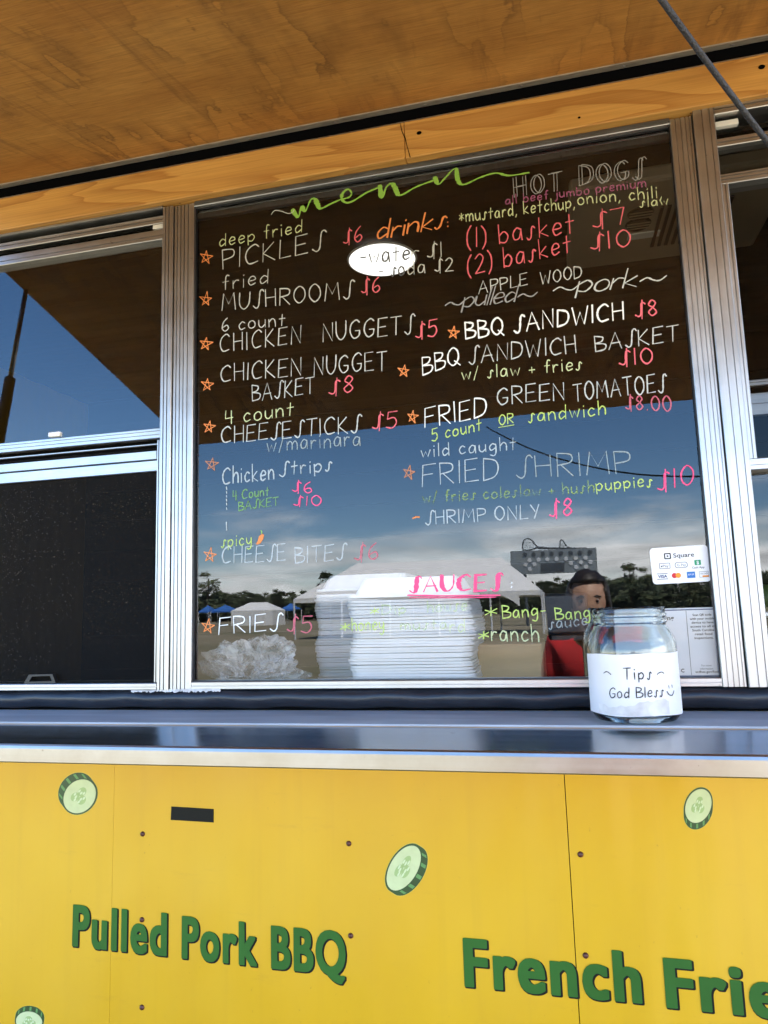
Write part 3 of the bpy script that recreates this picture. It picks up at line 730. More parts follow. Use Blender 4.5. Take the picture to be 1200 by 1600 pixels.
for px, py in ((281, 316), (1079, 175)):
    p = P(px, py, FY); s = MB(); plate(s, [(p.x+.003*math.cos(a*.63), p.z+.003*math.sin(a*.63)) for a in range(10)], FY-.0014, FY+.0005); s.build('screw', 'screw_rust', fixed)

# --- menu lettering, line by line
W_ = fixed
def L(*a, **k): return write(*a, W_, **k)
L('deep fried', (343, 386), (472, 363), 20, 'cream', wpx=1.9)
L('PICKLES', (348, 421), (506, 391), 29, 'white', wpx=2.2)
L('$6', (537, 383), (566, 376), 23, 'pink', wpx=2.2)
L('drinks', (588, 375), (694, 355), 28, 'orange', wpx=2.6, gap=.1, slant=.18, callig=.5)
L(':', (698, 357), (702, 356), 22, 'orange', wpx=2)
L('-wate', (564, 412), (640, 406), 25, 'dim', wpx=3.0, mats='ink_grey')  # white marker, coloured dark to stand as a silhouette against the lamp
L('r', (643, 406), (654, 405), 25, 'white', wpx=2.0)
L('$1', (668, 404), (691, 400), 23, 'white', wpx=2.0)
L('- so', (593, 433), (632, 430), 22, 'dim', wpx=2.8, mats='ink_grey')  # same backlit darkness painted into the strokes beside the lamp
L('da $2', (637, 429), (708, 424), 22, 'white', wpx=1.9)
L('fried', (348, 454), (419, 442), 22, 'white', wpx=1.9)
L('MUSHROOMS', (347, 486), (551, 466), 27, 'white', wpx=2.2)
L('$6', (565, 460), (594, 457), 24, 'pink', wpx=2.2)
L('6 count', (347, 518), (445, 508), 20, 'white', wpx=1.9)
L('CHICKEN', (344, 551), (470, 536), 27, 'white', wpx=2.1, gap=.28)
L('NUGGETS', (505, 534), (646, 521), 28, 'white', wpx=2.2)
L('$5', (650, 530), (683, 525), 25, 'pink', wpx=2.3)
L('CHICKEN', (345, 597), (471, 587), 27, 'white', wpx=2.1)
L('NUGGET', (491, 586), (604, 578), 28, 'white', wpx=2.1)
L('BASKET', (394, 627), (491, 615), 26, 'white', wpx=2.0)
L('$8', (514, 617), (552, 613), 25, 'pink', wpx=2.2)
L('4 count', (352, 664), (458, 649), 22, 'cream', wpx=2.0)
L('CHEESESTICKS', (346, 693), (562, 675), 26, 'white', wpx=2.2)
L('$5', (582, 672), (620, 668), 26, 'pink', wpx=2.2)
L('w/marinara', (417, 706), (563, 696), 24, 'faint', wpx=1.9)
L('Chicken', (348, 757), (428, 749), 26, 'sky', wpx=2.5)
L('Strips', (437, 744), (518, 735), 22, 'sky', wpx=2.4)
L('4 Count', (364, 782), (420, 774), 15, 'darkgreen', wpx=2.0)
L('BASKET', (373, 798), (435, 789), 13, 'darkgreen', wpx=2.0)
L('$6', (457, 768), (488, 771), 17, 'hotpink', wpx=2.0)
L('$10', (459, 790), (502, 790), 15, 'hotpink', wpx=2.0)
for y0, y1 in ((761, 765), (768, 771), (774, 777), (780, 783), (786, 789), (793, 796), (816, 829)):
    scribble(((354, y0), (354.5, y1)), 'white', W_, 2.0, smooth=False)
L('spicy', (346, 855), (393, 851), 19, 'lime', wpx=1.8)
L('CHEESE', (347, 881), (446, 876), 25, 'sky', wpx=2.2)
L('BITES', (461, 881), (539, 874), 25, 'sky', wpx=2.2)
L('$6', (554, 876), (591, 874), 26, 'pinkfaint', wpx=2.0)
L('FRIES', (342, 991), (438, 985), 26, 'bright', wpx=2.2)
L('$5', (449, 988), (487, 989), 25, 'pinkfaint', wpx=2.2)
# menu script, traced
Lm = [(425, 335), (430, 329), (440, 330), (450, 334), (457, 332)]
A_ = lambda pts: [(300+x/2.857, 240+y/2.857) for x, y in pts]
B_ = lambda pts: [(680+x/2.857, 220+y/2.857) for x, y in pts]
scribble(A_([(355, 272), (370, 255), (400, 258), (430, 268), (450, 262), (455, 252)]), 'white', W_, 1.6)
scribble(A_([(448, 250), (475, 284), (488, 238), (506, 258), (530, 208), (548, 203), (560, 225), (575, 246), (620, 225), (665, 205)]), 'green', W_, 3.0, callig=2.2)
scribble(A_([(665, 205), (702, 195), (712, 175), (695, 160), (672, 180), (670, 205), (690, 220), (720, 212), (780, 175), (835, 152)]), 'green', W_, 3.0, callig=1.0)
scribble(A_([(838, 142), (850, 196), (868, 150), (890, 135), (905, 150), (920, 182), (942, 183), (1000, 150), (1080, 120)]), 'green', W_, 3.0, callig=2.2)
scribble(A_([(1083, 105), (1100, 137), (1125, 115), (1165, 72), (1182, 70)])+B_([(95, 128), (103, 180), (130, 196), (200, 165), (270, 145), (330, 156), (418, 143)]), 'green', W_, 2.8, callig=1.8)
# right column
L('HOT', (803, 308), (874, 298), 30, 'grey', wpx=1.5, outline=5, gap=.42)
L('DOGS', (905, 290), (1003, 280), 31, 'grey', wpx=1.5, outline=5, gap=.3)
L('all beef jumbo premium', (790, 320), (1009, 292), 14, 'purple', wpx=1.9)
L('*mustard, ketchup,', (718, 348), (898, 325), 19, 'cream', wpx=1.9)
L('onion, chili,', (903, 320), (1034, 309), 19, 'cream', wpx=1.9)
L('slaw', (1000, 324), (1044, 320), 15, 'cream', wpx=1.8)
L('(1) basket', (730, 388), (897, 364), 31, 'pink', wpx=2.3)
L('$7', (927, 358), (977, 350), 26, 'pink', wpx=2.3)
L('(2) basket', (731, 431), (892, 394), 30, 'pink', wpx=2.3)
L('$10', (923, 391), (985, 385), 26, 'pink', wpx=2.3)
L('APPLE', (748, 460), (824, 445), 19, 'white', wpx=1.8)
L('WOOD', (845, 445), (909, 434), 19, 'white', wpx=1.8)
L('~pulled~', (694, 484), (834, 468), 27, 'grey', wpx=2.0, gap=.05, slant=.25, callig=.5)
L('~pork~', (862, 462), (1034, 444), 30, 'white', wpx=2.0, gap=.06, slant=.25, callig=.6)
L('BBQ SANDWICH', (727, 530), (974, 498), 27, 'bright', wpx=3.0)
L('$8', (993, 496), (1027, 493), 25, 'pink', wpx=2.4)
L('BBQ', (660, 586), (718, 569), 27, 'bright', wpx=2.4)
L('SANDWICH', (733, 569), (900, 551), 27, 'white', wpx=2.1)
L('BASKET', (930, 549), (1060, 533), 25, 'white', wpx=2.1)
L('w/ slaw + fries', (722, 594), (909, 578), 20, 'cream', wpx=1.9)
L('$10', (968, 572), (1020, 567), 24, 'pink', wpx=2.3)
L('FRIED', (664, 668), (760, 651), 31, 'bright', wpx=2.4)
L('GREEN', (777, 633), (882, 624), 27, 'white', wpx=2.1)
L('TOMATOES', (897, 627), (1040, 612), 28, 'white', wpx=2.1)
L('5 count', (675, 690), (752, 672), 19, 'lime', wpx=1.9)
L('OR', (780, 665), (802, 661), 15, 'lime', wpx=1.9)
scribble(((779, 668), (803, 664)), 'lime', W_, 1.6, smooth=False)
L('sandwich', (826, 660), (946, 648), 22, 'lime', wpx=1.9)
L('$8.00', (978, 640), (1049, 643), 23, 'pinkfaint', wpx=2.1)
L('wild caught', (658, 715), (806, 702), 20, 'sky', wpx=1.8)
L('FRIED', (660, 760), (779, 749), 34, 'sky', wpx=1.9)
L('SHRIMP', (807, 747), (986, 739), 35, 'faint', wpx=1.9)
L('w/ fries coleslaw + hush', (661, 786), (928, 769), 18, 'limefaint', wpx=1.7)
L('puppies', (932, 767), (1019, 760), 19, 'lime', wpx=1.8)
L('$10', (1028, 768), (1084, 756), 30, 'hotpink', wpx=2.2)
scribble(((645, 810), (650, 808), (655, 808)), 'orange', W_, 2.6)
L('SHRIMP ONLY', (665, 820), (843, 809), 21, 'sky', wpx=1.9)
L('$8', (859, 809), (894, 804), 25, 'hotpink', wpx=2.3)
L('SAUCES', (640, 926), (783, 922), 25, 'hotpink', wpx=2.3, callig=2.4, wob=.02)
L(':', (797, 921), (802, 921), 24, 'bright', wpx=2.4)
scribble(((637, 930), (700, 931), (781, 930)), 'hotpink', W_, 2.3)
scribble(((640, 934), (720, 934), (775, 933)), 'hotpink', W_, 1.4)
L('*', (579, 962), (592, 961), 16, 'lime', wpx=2.0)
L('Dip', (597, 960), (634, 958), 15, 'limefaint', wpx=1.8)
L('house', (668, 957), (730, 953), 18, 'limefaint', wpx=1.8)
L('*', (532, 988), (546, 987), 18, 'lime', wpx=2.4)
L('honey', (550, 986), (600, 983), 20, 'lime', wpx=1.9)
L('musta', (626, 984), (698, 983), 16, 'limefaint', wpx=1.8)
L('rd', (703, 988), (727, 987), 20, 'cream', wpx=2.0)
L('*', (758, 966), (776, 964), 21, 'lime', wpx=2.0)
L('Bang-', (785, 966), (852, 962), 20, 'lime', wpx=1.9)
L('Bang', (868, 968), (922, 966), 19, 'lime', wpx=1.9)
L('sauce', (858, 983), (918, 976), 17, 'faint', wpx=1.8)
L('*', (748, 1002), (763, 1000), 18, 'lime', wpx=2.4)
L('ranch', (768, 1001), (842, 1003), 26, 'cream', wpx=2.2)
def star(cx, cy, r, col='orange'):
    pts = [(cx+r*math.sin(R(144*k+random.uniform(-5, 5)+8))*1.0*random.uniform(.85, 1.1), cy-r*math.cos(R(144*k+8))*random.uniform(.9, 1.25)) for k in range(5)]
    rb = Ribbon()
    for k in range(5):
        a, b = pts[k], pts[(k+1) % 5]; rb.stroke([(X(*a), Z(*a)), (X(*b), Z(*b))], 2.0*.00112, on_glass)
    rb.build('star_mark', MARK[col], W_)
for cx_, cy_ in ((322, 402), (322, 468), (322, 537), (324, 601), (327, 667), (328, 868), (325, 979)): star(cx_, cy_, 10)
for cx_, cy_ in ((331, 725), (639, 739)): star(cx_, cy_, 10, 'orangedim')
for cx_, cy_ in ((709, 520), (631, 580), (645, 651)): star(cx_, cy_, 9.5)
# the little chilli
pp = MB(); pts = [(402, 851), (407, 849), (411, 843), (413, 836), (410, 834), (405, 838), (403, 845), (400, 850)]
plate(pp, [(X(*p), Z(*p)) for p in pts][::-1], YG-.0003, YG); pp.build('chilli_mark', MARK['orange'], W_)
scribble(((409, 834), (409, 831), (408, 829)), 'green', W_, 1.8, 'chilli_stalk')

# --- sash window, left: upper pane glazed, lower opening screened
zl = lambda y, Y=FY: Z(257, y, Y)
X0, X1 = xw0, xo_l-.0012                  # outside of the left frame
xg1 = X(251, 690, FY)                     # inner right edge of the frame
xg0 = X0+.045
left = frame_ring('sash_window', X0+.002, X1-.002, zb_out+.002, zt_out-.006, .0305, .04, .012, truck)
vbar(zb_out, zt_out-.004, xg1, X1, FY-.004, .03, (.3, .62), left)
vbar(zb_out, zt_out-.004, X0, xg0, FY-.004, .03, (.3, .62), left)
for z0_, z1_, yf_, yb_, gr_ in ((zl(325), zt_out, FY-.004, .03, (.3, .62)), (zb_out, zl(1067), FY-.004, .03, (.5,)), (zl(343), zl(331), -.004, .03, (.5,)),
                                (zl(371), zl(355), -.010, .02, (.4,)), (zl(684), zl(668), -.016, .02, (.35, .7))):
    hbar(z0_, z1_, xg0+.0005, xg1-.0005, yf_, yb_, gr_, left)
tr_ = MB(); tr_.box(xg0, xg1, .012, .028, zl(331), zl(325)); tr_.build('track_gap', 'dark_gap', left); tr_ = MB(); tr_.box(xg0, xg1, .012, .028, zl(355), zl(343)); tr_.build('track_gap', 'dark_gap', left)
cp = MB(); p = P(236, 353, -.012); cp.box(p.x, p.x+.026, -.006, .004, p.z-.004, p.z+.005)
cp.build('slide_clip', 'white_enamel', left, bevel=.001)
g = MB(); g.add([(xg0, .004, zl(668)), (xg1, .004, zl(668)), (xg1, .004, zl(371)), (xg0, .004, zl(371))], [(0, 1, 2, 3)]); g.build('glass_pane', 'sash_glass', left)
rb = MB(); rb.box(xg1-.0035, xg1+.001, -.012, .006, zl(668), zl(371)); rb.build('glazing_bead', 'aluminium_upright', left)
lt = MB(); c = P(87, 680, -.02); lt.box(c.x-.014, c.x+.014, -.026, -.0165, c.z-.004, c.z+.006); lt.build('sash_latch', 'white_enamel', left, bevel=.002)
# screen: mesh panel with frame bars showing through, set back
xs1 = X(245, 880, -.006)
sc = MB(); sc.add([(xg0, -.004, zl(1066)), (xs1, -.004, zl(1066)), (xs1, -.004, zl(697)), (xg0, -.004, zl(697))], [(0, 1, 2, 3)]); sc.build('insect_screen', 'insect_mesh', left)
vbar(zl(1066), zl(686), xs1, xg1-.0005, -.012, .01, (.5,), left, 'screen_frame')
hbar(zl(716), zl(702), xg0, xs1-.0005, -.012, -.006, (), left, 'screen_rail'); hbar(zl(734), zl(717), xg0, xs1-.0005, -.010, -.005, (), left, 'screen_rail')
dg = MB(); dg.box(xg0, xg1, .0, .03, zl(697), zl(684.5)); dg.build('track_gap', 'dark_gap', left)
hbar(zl(692), zl(689), xg0, xs1-.0005, -.004, -.0005, (), left, 'track_lip')
# finger pull: a hollow trapezoid
fp = MB(); o4 = [P(38, 1068, -.012), P(46, 1054, -.012), P(83, 1053, -.012), P(88, 1067, -.012)]; i4 = [P(46, 1065, -.012), P(51, 1057, -.012), P(79, 1056, -.012), P(82, 1064, -.012)]
vs = [(p.x, y, p.z) for y in (-.014, -.005) for p in o4+i4]; fs = []
for k in range(4):
    j = (k+1) % 4
    fs += [(k, j, 4+j, 4+k), (8+k, 12+k, 12+j, 8+j), (k, 8+k, 8+j, j), (4+k, 4+j, 12+j, 12+k)]
fp.add(vs, fs); fp.build('finger_pull', 'black_plastic', left)

# --- sash window, right
XR0 = xo_r+.0012; XR1 = xw1
xi = X(1117, 200, FY)
right = frame_ring('sash_window', XR0+.002, XR1-.002, zb_out+.002, z_beam_bot, .0365, .045, .012, truck)
vbar(zb_out, z_beam_bot+.012, XR0, xi, FY-.006, .03, (.4, .75), right); vbar(zb_out, z_beam_bot+.012, XR1-.045, XR1, FY-.006, .03, (.4, .75), right)
xe = XR1-.0455; xi2 = xi+.0005
for z0_, z1_, yf_, yb_, gr_ in ((Z(1130, 180, FY), z_beam_bot+.012, FY-.006, .03, (.35, .65)), (Z(1125, 226, FY), Z(1125, 213, FY), -.008, .02, (.5,)), (Z(1128, 288, FY), Z(1128, 272, FY), -.014, .02, (.4, .75)),
                                (Z(1165, 735, FY), Z(1165, 717, FY), -.014, .02, (.4,)), (zb_out, Z(1165, 1068, FY), FY-.006, .03, (.5,)), (Z(1180, 604, .03), Z(1180, 594, .03), .025, .035, (.5,)), (Z(1180, 650, .03), Z(1180, 615, .03), .025, .035, (.5,))):
    hbar(z0_, z1_, xi2, xe, yf_, yb_, gr_, right)
vbar(Z(1165, 717, FY), Z(1128, 288, FY), xi2, xi2+.012, -.014, .02, (.5,), right, 'sash_stile')
g = MB()
g.add([(xi2, .004, Z(1165, 735)), (xe, .004, Z(1165, 735)), (xe, .004, Z(1125, 200)), (xi2, .004, Z(1125, 200))], [(0, 1, 2, 3)])
g.build('glass_pane', 'dull_glass', right)
g = MB(); g.add([(xi2, .012, zb_in), (xe, .012, zb_in), (xe, .012, Z(1165, 717)), (xi2, .012, Z(1165, 717))], [(0, 1, 2, 3)]); g.build('glass_pane', 'grey_glass', right)
cp = MB(); p = P(1118, 192, -.012); cp.box(p.x, p.x+.038, -.006, .004, p.z-.004, p.z+.006); cp.build('slide_clip', 'white_enamel', right, bevel=.001)

# --- ragged caulk smear under the left frames
rc = random.Random(11); ck2 = MB(); xk = X(205, 1076, FY); xk1 = X(345, 1076, FY); prevp = None
while xk < xk1:
    zt_ = zb_out+.0012; zb2_ = zb_out-.002-rc.random()*.0035
    if prevp: ck2.add([(prevp[0], FY-.0012, prevp[1]), (xk, FY-.0012, zt_), (xk, FY-.0006, zb2_), (prevp[0], FY-.0006, prevp[2])], [(0, 3, 2, 1)])
    prevp = (xk, zt_, zb2_); xk += .0025
ck2.build('caulk_bead', 'grimy_tape', truck)
# --- rubber seal, ledge and serving shelf
zs0 = Z(600, 1108)
sl = MB(); n = 60
for i in range(n):
    xa, xb = XA+(XB-XA)*i/n, XA+(XB-XA)*(i+1)/n
# a soft, slightly bulging tape strip
prof = [(-.001, zb_out-.001), (-.010, zb_out-.004), (-.014, (zb_out+zs0)/2), (-.009, zs0+.006), (-.001, zs0+.002)]
nx = 140; vs = []; fs = []
for i in range(nx+1):
    x = -1.6+3.0*i/nx
    for (y, z) in prof: vs.append((x, y+.0018*math.sin(x*23)+.0012*math.sin(x*61+z*90), z+.0009*math.sin(x*37)))
k = len(prof)
for i in range(nx):
    for j in range(k-1): fs.append((i*k+j, i*k+j+1, (i+1)*k+j+1, (i+1)*k+j))
sl.add(vs, fs); sl.build('sill_seal', 'black_rubber', truck, smooth=True)
kb = MB(); kb.box(-1.6, 1.4, 0.0, .03, zp_top+.0005, zb_out-.001); kb.build('sill_backing', 'dark_gap', truck)
y_led = -(1.25-0.172/(1.5-Z(600, 1138)) * 1.25); y_led = -0.150
lg = MB(); lg.box(-1.9, 1.6, y_led, -.0005, z_shelf-.004, z_shelf)
lg.build('window_ledge', 'ledge_paint', truck, bevel=.0015)
y_bk, y_fr = y_led-.0015, -.257           # the fold-down shelf droops a little to the front
z_sh2 = z_shelf-.004
z_shf = z_sh2+(y_fr-y_bk)*.14
sh = MB(); vs = [(x, y, z) for x in (-1.9, 1.6) for y, z in ((y_bk, z_sh2), (y_fr+.004, z_shf), (y_fr+.004, z_shf-.005), (y_bk, z_sh2-.005))]
sh.add(vs, [(0, 1, 5, 4), (1, 2, 6, 5), (2, 3, 7, 6), (3, 0, 4, 7), (0, 3, 2, 1), (4, 5, 6, 7)])
shelf = sh.build('serving_shelf', 'polished_steel', truck)
fe = MB()
z_l0 = z_shf-.027
prof = [(y_fr+.006, z_shf-.0055), (y_fr+.0055, z_shf+.0004), (y_fr+.003, z_shf+.0012), (y_fr, z_shf-.001), (y_fr-.0012, z_shf-.005), (y_fr-.0012, z_l0+.002), (y_fr+.001, z_l0), (y_fr+.016, z_l0), (y_fr+.016, z_l0+.002), (y_fr+.004, z_l0+.003)]
vs = [(x, y, z) for x in (-1.9, 1.6) for y, z in prof]; n = len(prof)
fe.add(vs, [(i, (i+1) % n, n+(i+1) % n, n+i) for i in range(n)]+[tuple(range(n)), tuple(range(2*n-1, n-1, -1))]); fe.build('shelf_lip', 'shelf_edge_steel', shelf)
for xb_ in (-1.4, -.5, .55):
    b_ = MB(); b_.add([(xb_-.012, -.002, z_sh2-.006), (xb_-.012, -.22, z_sh2-.022), (xb_-.012, -.002, z_sh2-.06), (xb_+.012, -.002, z_sh2-.006), (xb_+.012, -.22, z_sh2-.022), (xb_+.012, -.002, z_sh2-.06)],
                      [(0, 1, 2), (5, 4, 3), (0, 3, 4, 1), (1, 4, 5, 2), (2, 5, 3, 0)]); b_.build('bracket', 'strip_metal', shelf)

# --- inside the truck
YB, ZC, ZF = 2.30, 1.5+1.25, 0.62
cm_ = MB(); n = 46; vs = []; fs = []
for i in range(n+1):
    y = .055+(YB-.055)*i/n; dz = (0, 0, .006, .006)[i % 4]
    vs += [(XA, y, ZC+dz), (XB, y, ZC+dz)]
for i in range(n): fs.append((2*i, 2*i+1, 2*i+3, 2*i+2))
cm_.add(vs, fs); cm_.build('ceiling', 'ceiling_panel', truck)
q = MB(); q.box(XA, XB, YB, YB+.04, ZF, 2.95); bw_ = q.build('back_wall', 'dark_wall', truck)
for i in range(9):
    s_ = MB(); z_ = 1.2+i*.17; s_.box(XA+.05, XB-.05, YB-.02, YB-.001, z_, z_+.03+.012*(i % 3)); s_.build('wall_batten', 'ceiling_panel', bw_)
q = MB(); q.box(XA-.04, XA, 0, YB+.04, .45, 2.95); q.build('end_wall', 'yellow_vinyl', truck)
q = MB(); q.box(XB, XB+.04, 0, YB+.04, .45, 2.95); q.build('end_wall', 'yellow_vinyl', truck)
q = MB(); q.box(XA, XB, .052, YB, ZF-.05, ZF); q.build('truck_floor', 'interior_floor', truck)
q = MB(); q.box(XA-.05, XB+.05, -.01, YB+.06, 2.952, 3.0); q.build('roof', 'white_enamel', truck)
# inner sill shelf that the stacks stand on
z_in = 1.5-0.190
q = MB(); q.box(-1.3, XB-.02, .06, .52, z_in-.03, z_in); q.build('inner_counter', 'ledge_metal', truck)
# ceiling lamp
lc = P(597, 407, 0); D_ = (ZC-.003-1.5)/(lc.z-1.5)*1.25; lx = lc.x/1.25*D_; ly = D_-1.25
lm = MB(); n = 48
lm.lathe([(.126, .003), (.124, .0005), (.119, 0)], (lx, ly, ZC-.003), n); lamp = lm.build('ceiling_lamp', 'white_enamel', truck, smooth=True)
lm = MB(); lm.add([(lx+.119*math.cos(2*math.pi*k/n), ly+.119*math.sin(2*math.pi*k/n), ZC-.0032) for k in range(n)], [tuple(range(n-1, -1, -1))]); lm.build('diffuser', 'lamp_white', lamp)
# ceiling air unit
def on_ceiling(px, py, z=ZC-.05):
    d = ray(px, py); D = (z-1.5)/d.z; return d.x*D, D-1.25
ax0, ay0 = on_ceiling(890, 302); _, ay1 = on_ceiling(884, 425); ax1 = ax0+.62
au = MB(); au.box(ax0, ax1, min(ay0, ay1), max(ay0, ay1), ZC-.05, ZC-.001); unit = au.build('air_unit', 'beige_plastic', truck, bevel=.012)
for px, py in ((1001, 333), (997, 350)):
    vx, vy = on_ceiling(px, py); v = MB(); v.lathe([(.0001, -.003), (.030, -.003), (.036, -.006), (.040, 0)], (vx, vy, ZC-.05), 24); v.build('round_vent', 'black_plastic', unit, smooth=True)
    for a in range(3):
        b_ = MB(); b_.box(vx-.035, vx+.035, vy-.018+a*.016, vy-.014+a*.016, ZC-.0585, ZC-.0565); b_.build('vent_blade', 'beige_plastic', unit)
lx0, ly0 = on_ceiling(1030, 330)
for i in range(10):
    b_ = MB(); b_.box(lx0+i*.022, lx0+i*.022+.010, ly0-.03, ly0+.22, ZC-.056, ZC-.0502); b_.build('grille_slat', 'black_plastic', unit)
b_ = MB(); px0, py0 = on_ceiling(1005, 367); b_.box(px0-.05, px0+.05, py0-.02, py0+.015, ZC-.055, ZC-.0502); b_.build('control_panel', 'white_enamel', unit)
# ================================================================== THINGS AT THE WINDOW
# --- takeaway containers, two stacks
def tray_mesh():
    m = MB(); n = 10
    def ring(h, z, r): return [(x, y, z) for x, y in rounded(-h, h, -h, h, r, n)]
    rs = [ring(.1146, -.0049, .022), ring(.1150, -.0044, .022), ring(.1150, -.0003, .022), ring(.1146, .0, .022), ring(.1060, .0, .016), ring(.1040, -.004, .016), ring(.088, -.036, .014), ring(.03, -.038, .01)]
    k = len(rs[0]); vs = [p for r_ in rs for p in r_]; fs = []
    for i in range(len(rs)-1):
        for j in range(k): fs.append((i*k+j, (i+1)*k+j, (i+1)*k+(j+1) % k, i*k+(j+1) % k))
    fs.append(tuple((len(rs)-1)*k+j for j in range(k)))
    m.add(vs, fs); me = bpy.data.meshes.new('food_container'); me.from_pydata(m.v, [], m.f); me.materials.append(MATS['foam_white']); me.update(); return me
tm = tray_mesh(); tray0 = None
def stack(cx, cy, z0, n, pitch, lab, top):
    global tray0
    for i in range(n):
        o = bpy.data.objects.new('food_container', tm) if tray0 is None else tray0.copy()
        COL.objects.link(o); tray0 = tray0 or o
        o.location = (cx+random.uniform(-.0018, .0018)+.004*math.sin(i*.35), cy+random.uniform(-.002, .002), z0+.040+i*pitch)
        o.rotation_euler = (random.uniform(-.006, .006), random.uniform(-.006, .006), random.uniform(-.02, .02))
        if i == n-1:                        # the last one is turned over as a lid
            o.rotation_euler.x += math.pi; o.location.z += .0008
        tag(o, top if i == n-1 else lab, 'food container', 'white foam containers stacked inside the window')
y1_ = .150; c1 = P(640, 1000, y1_-.11)
stack(c1.x, y1_, z_in, 34, .0053, 'white foam takeaway container within the taller front stack behind the menu glass', 'upturned white foam container on top of the taller front stack behind the menu glass')
y2_ = .31; c2 = P(556, 1000, y2_-.11)
stack(c2.x, y2_+.075, z_in, 38, .0053, 'white foam takeaway container within the rear stack left of the tall front stack', 'upturned white foam container on top of the rear stack beside the clear plastic bag')
# lid tilted up on the front stack
# --- crumpled clear plastic bag
from mathutils import noise as mnoise
import bmesh
def lump(c, rad, sub, amp, freq, seed, squash=(1, 1, 1)):
    bm = bmesh.new(); bmesh.ops.create_icosphere(bm, subdivisions=sub, radius=1)
    for v in bm.verts:
        n_ = mnoise.noise(v.co*freq+Vector((seed, 0, 0))); n2 = abs(mnoise.noise(v.co*freq*2.7+Vector((0, seed, 0))))
        v.co = v.co*(1+amp*n_-amp*.9*n2)
        v.co = Vector((c[0]+v.co.x*rad*squash[0], c[1]+v.co.y*rad*squash[1], c[2]+v.co.z*rad*squash[2]))
    me = bpy.data.meshes.new('l'); bm.to_mesh(me); bm.free(); return me
cb = P(388, 1025, .12)
me = lump((cb.x, .115, z_in+.060), .092, 5, .75, 1.7, 3.1, (1.35, .62, .80)); me.materials.append(MATS['clear_bag'])
for p in me.polygons: p.use_smooth = False
tag(link('plastic_bag', me), 'crumpled clear plastic bag lying behind the lower left corner of the menu glass', 'plastic bag')
# --- cardboard box
a, b = P(745, 1007, .14), P(848, 1007, .14)
bx = thing('cardboard_box', 'plain brown cardboard box standing inside the window below the sauces list', 'box', (a.x, .14, z_in))
q = MB(); q.box(a.x, b.x, .14, .36, z_in, a.z); q.build('carton', 'cardboard', bx, bevel=.004)
q = MB(); q.add([(a.x+.10, .1385, z_in+.001), (b.x-.004, .1385, z_in+.001), (b.x-.004, .1385, a.z-.004), (a.x+.155, .1385, a.z-.004)], [(0, 1, 2, 3)])
# --- dark till screen standing on the box
a2, b2 = P(852, 1004, .2), P(918, 925, .2)
tb = thing('till_screen', 'dark blue till screen standing on the cardboard box behind the glass', 'till screen', (a2.x, .2, a.z))
q = MB(); q.box(a2.x, b2.x, .2, .216, a.z+.012, b2.z); q.build('housing', 'dark_blue_plastic', tb, bevel=.006)
q = MB(); q.box((a2.x+b2.x)/2-.03, (a2.x+b2.x)/2+.03, .2, .28, a.z+.001, a.z+.0118); q.build('stand', 'black_plastic', tb, bevel=.002)
# --- payment sticker on the glass
xa, xb, za, zb_ = X(1017, 880), X(1108, 880), Z(1060, 911), Z(1060, 854)
def skew(pts, k): return pts
sk_ = MB(); YS = -.0012
pts = rounded(xa, xb, za, zb_, .006, 6); tilt = R(1.2); cxs, czs = (xa+xb)/2, (za+zb_)/2
rot = lambda x, z: (cxs+(x-cxs)*math.cos(tilt)-(z-czs)*math.sin(tilt), czs+(x-cxs)*math.sin(tilt)+(z-czs)*math.cos(tilt))
plate(sk_, [rot(x, z) for x, z in pts], YS, -.0004)
stick = sk_.build('payment_sticker', 'sticker_white'); tag(stick, 'white rounded payment card sticker on the lower right of the menu glass', 'sticker')
SX = lambda f: xa+(xb-xa)*f
SZ = lambda f: zb_+(za-zb_)*f
def prt(text, fx0, fx1, fz, hf, m_, parent=stick, y=YS-.0004, sx=SX, sz=SZ, r=rot, offset=0.0, nm='lettering'):
    cu = bpy.data.curves.new('t', 'FONT'); cu.body = text; cu.offset = offset; cu.resolution_u = 3
    ob = bpy.data.objects.new('t', cu); COL.objects.link(ob); bpy.context.view_layer.update()
    me = bpy.data.meshes.new_from_object(ob.evaluated_get(bpy.context.evaluated_depsgraph_get())); bpy.data.objects.remove(ob)
    xs_ = [v.co.x for v in me.vertices]; q0, q1 = min(xs_), max(xs_)
    x0, x1, zb0 = sx(fx0), sx(fx1), sz(fz); hh = abs(sz(0)-sz(hf))
    for v in me.vertices:
        x = x0+(x1-x0)*(v.co.x-q0)/(q1-q0); z = zb0+hh*v.co.y/.7; x, z = r(x, z); v.co = (x, y, z)
    me.materials.clear(); me.materials.append(MATS[m_]); return link(nm, me, parent)
def prect(fx0, fx1, fz0, fz1, m_, parent=stick, y=YS-.0003, sx=SX, sz=SZ, r=rot, rad=.0, nm='logo_mark'):
    x0, x1, z0, z1 = sx(fx0), sx(fx1), sz(fz1), sz(fz0)
    pts = rounded(x0, x1, z0, z1, rad, 4) if rad else [(x1, z1), (x0, z1), (x0, z0), (x1, z0)]
    q = MB(); plate(q, [r(*p) for p in pts], y, y+.0002); return q.build(nm, m_, parent)
prect(.24, .36, .16, .33, 'ink_black', rad=.0015); prect(.262, .338, .192, .298, 'sticker_white', y=YS-.0005); prect(.285, .315, .224, .266, 'ink_black', y=YS-.0007)
prt('Square', .40, .76, .30, .12, 'ink_black', offset=.01)
prect(.14, .33, .43, .59, 'ink_grey', rad=.001); prect(.15, .32, .445, .575, 'sticker_white', y=YS-.0005); prt('Pay', .20, .30, .545, .07, 'ink_black', y=YS-.0008); prect(.168, .19, .50, .54, 'ink_black', y=YS-.0008)
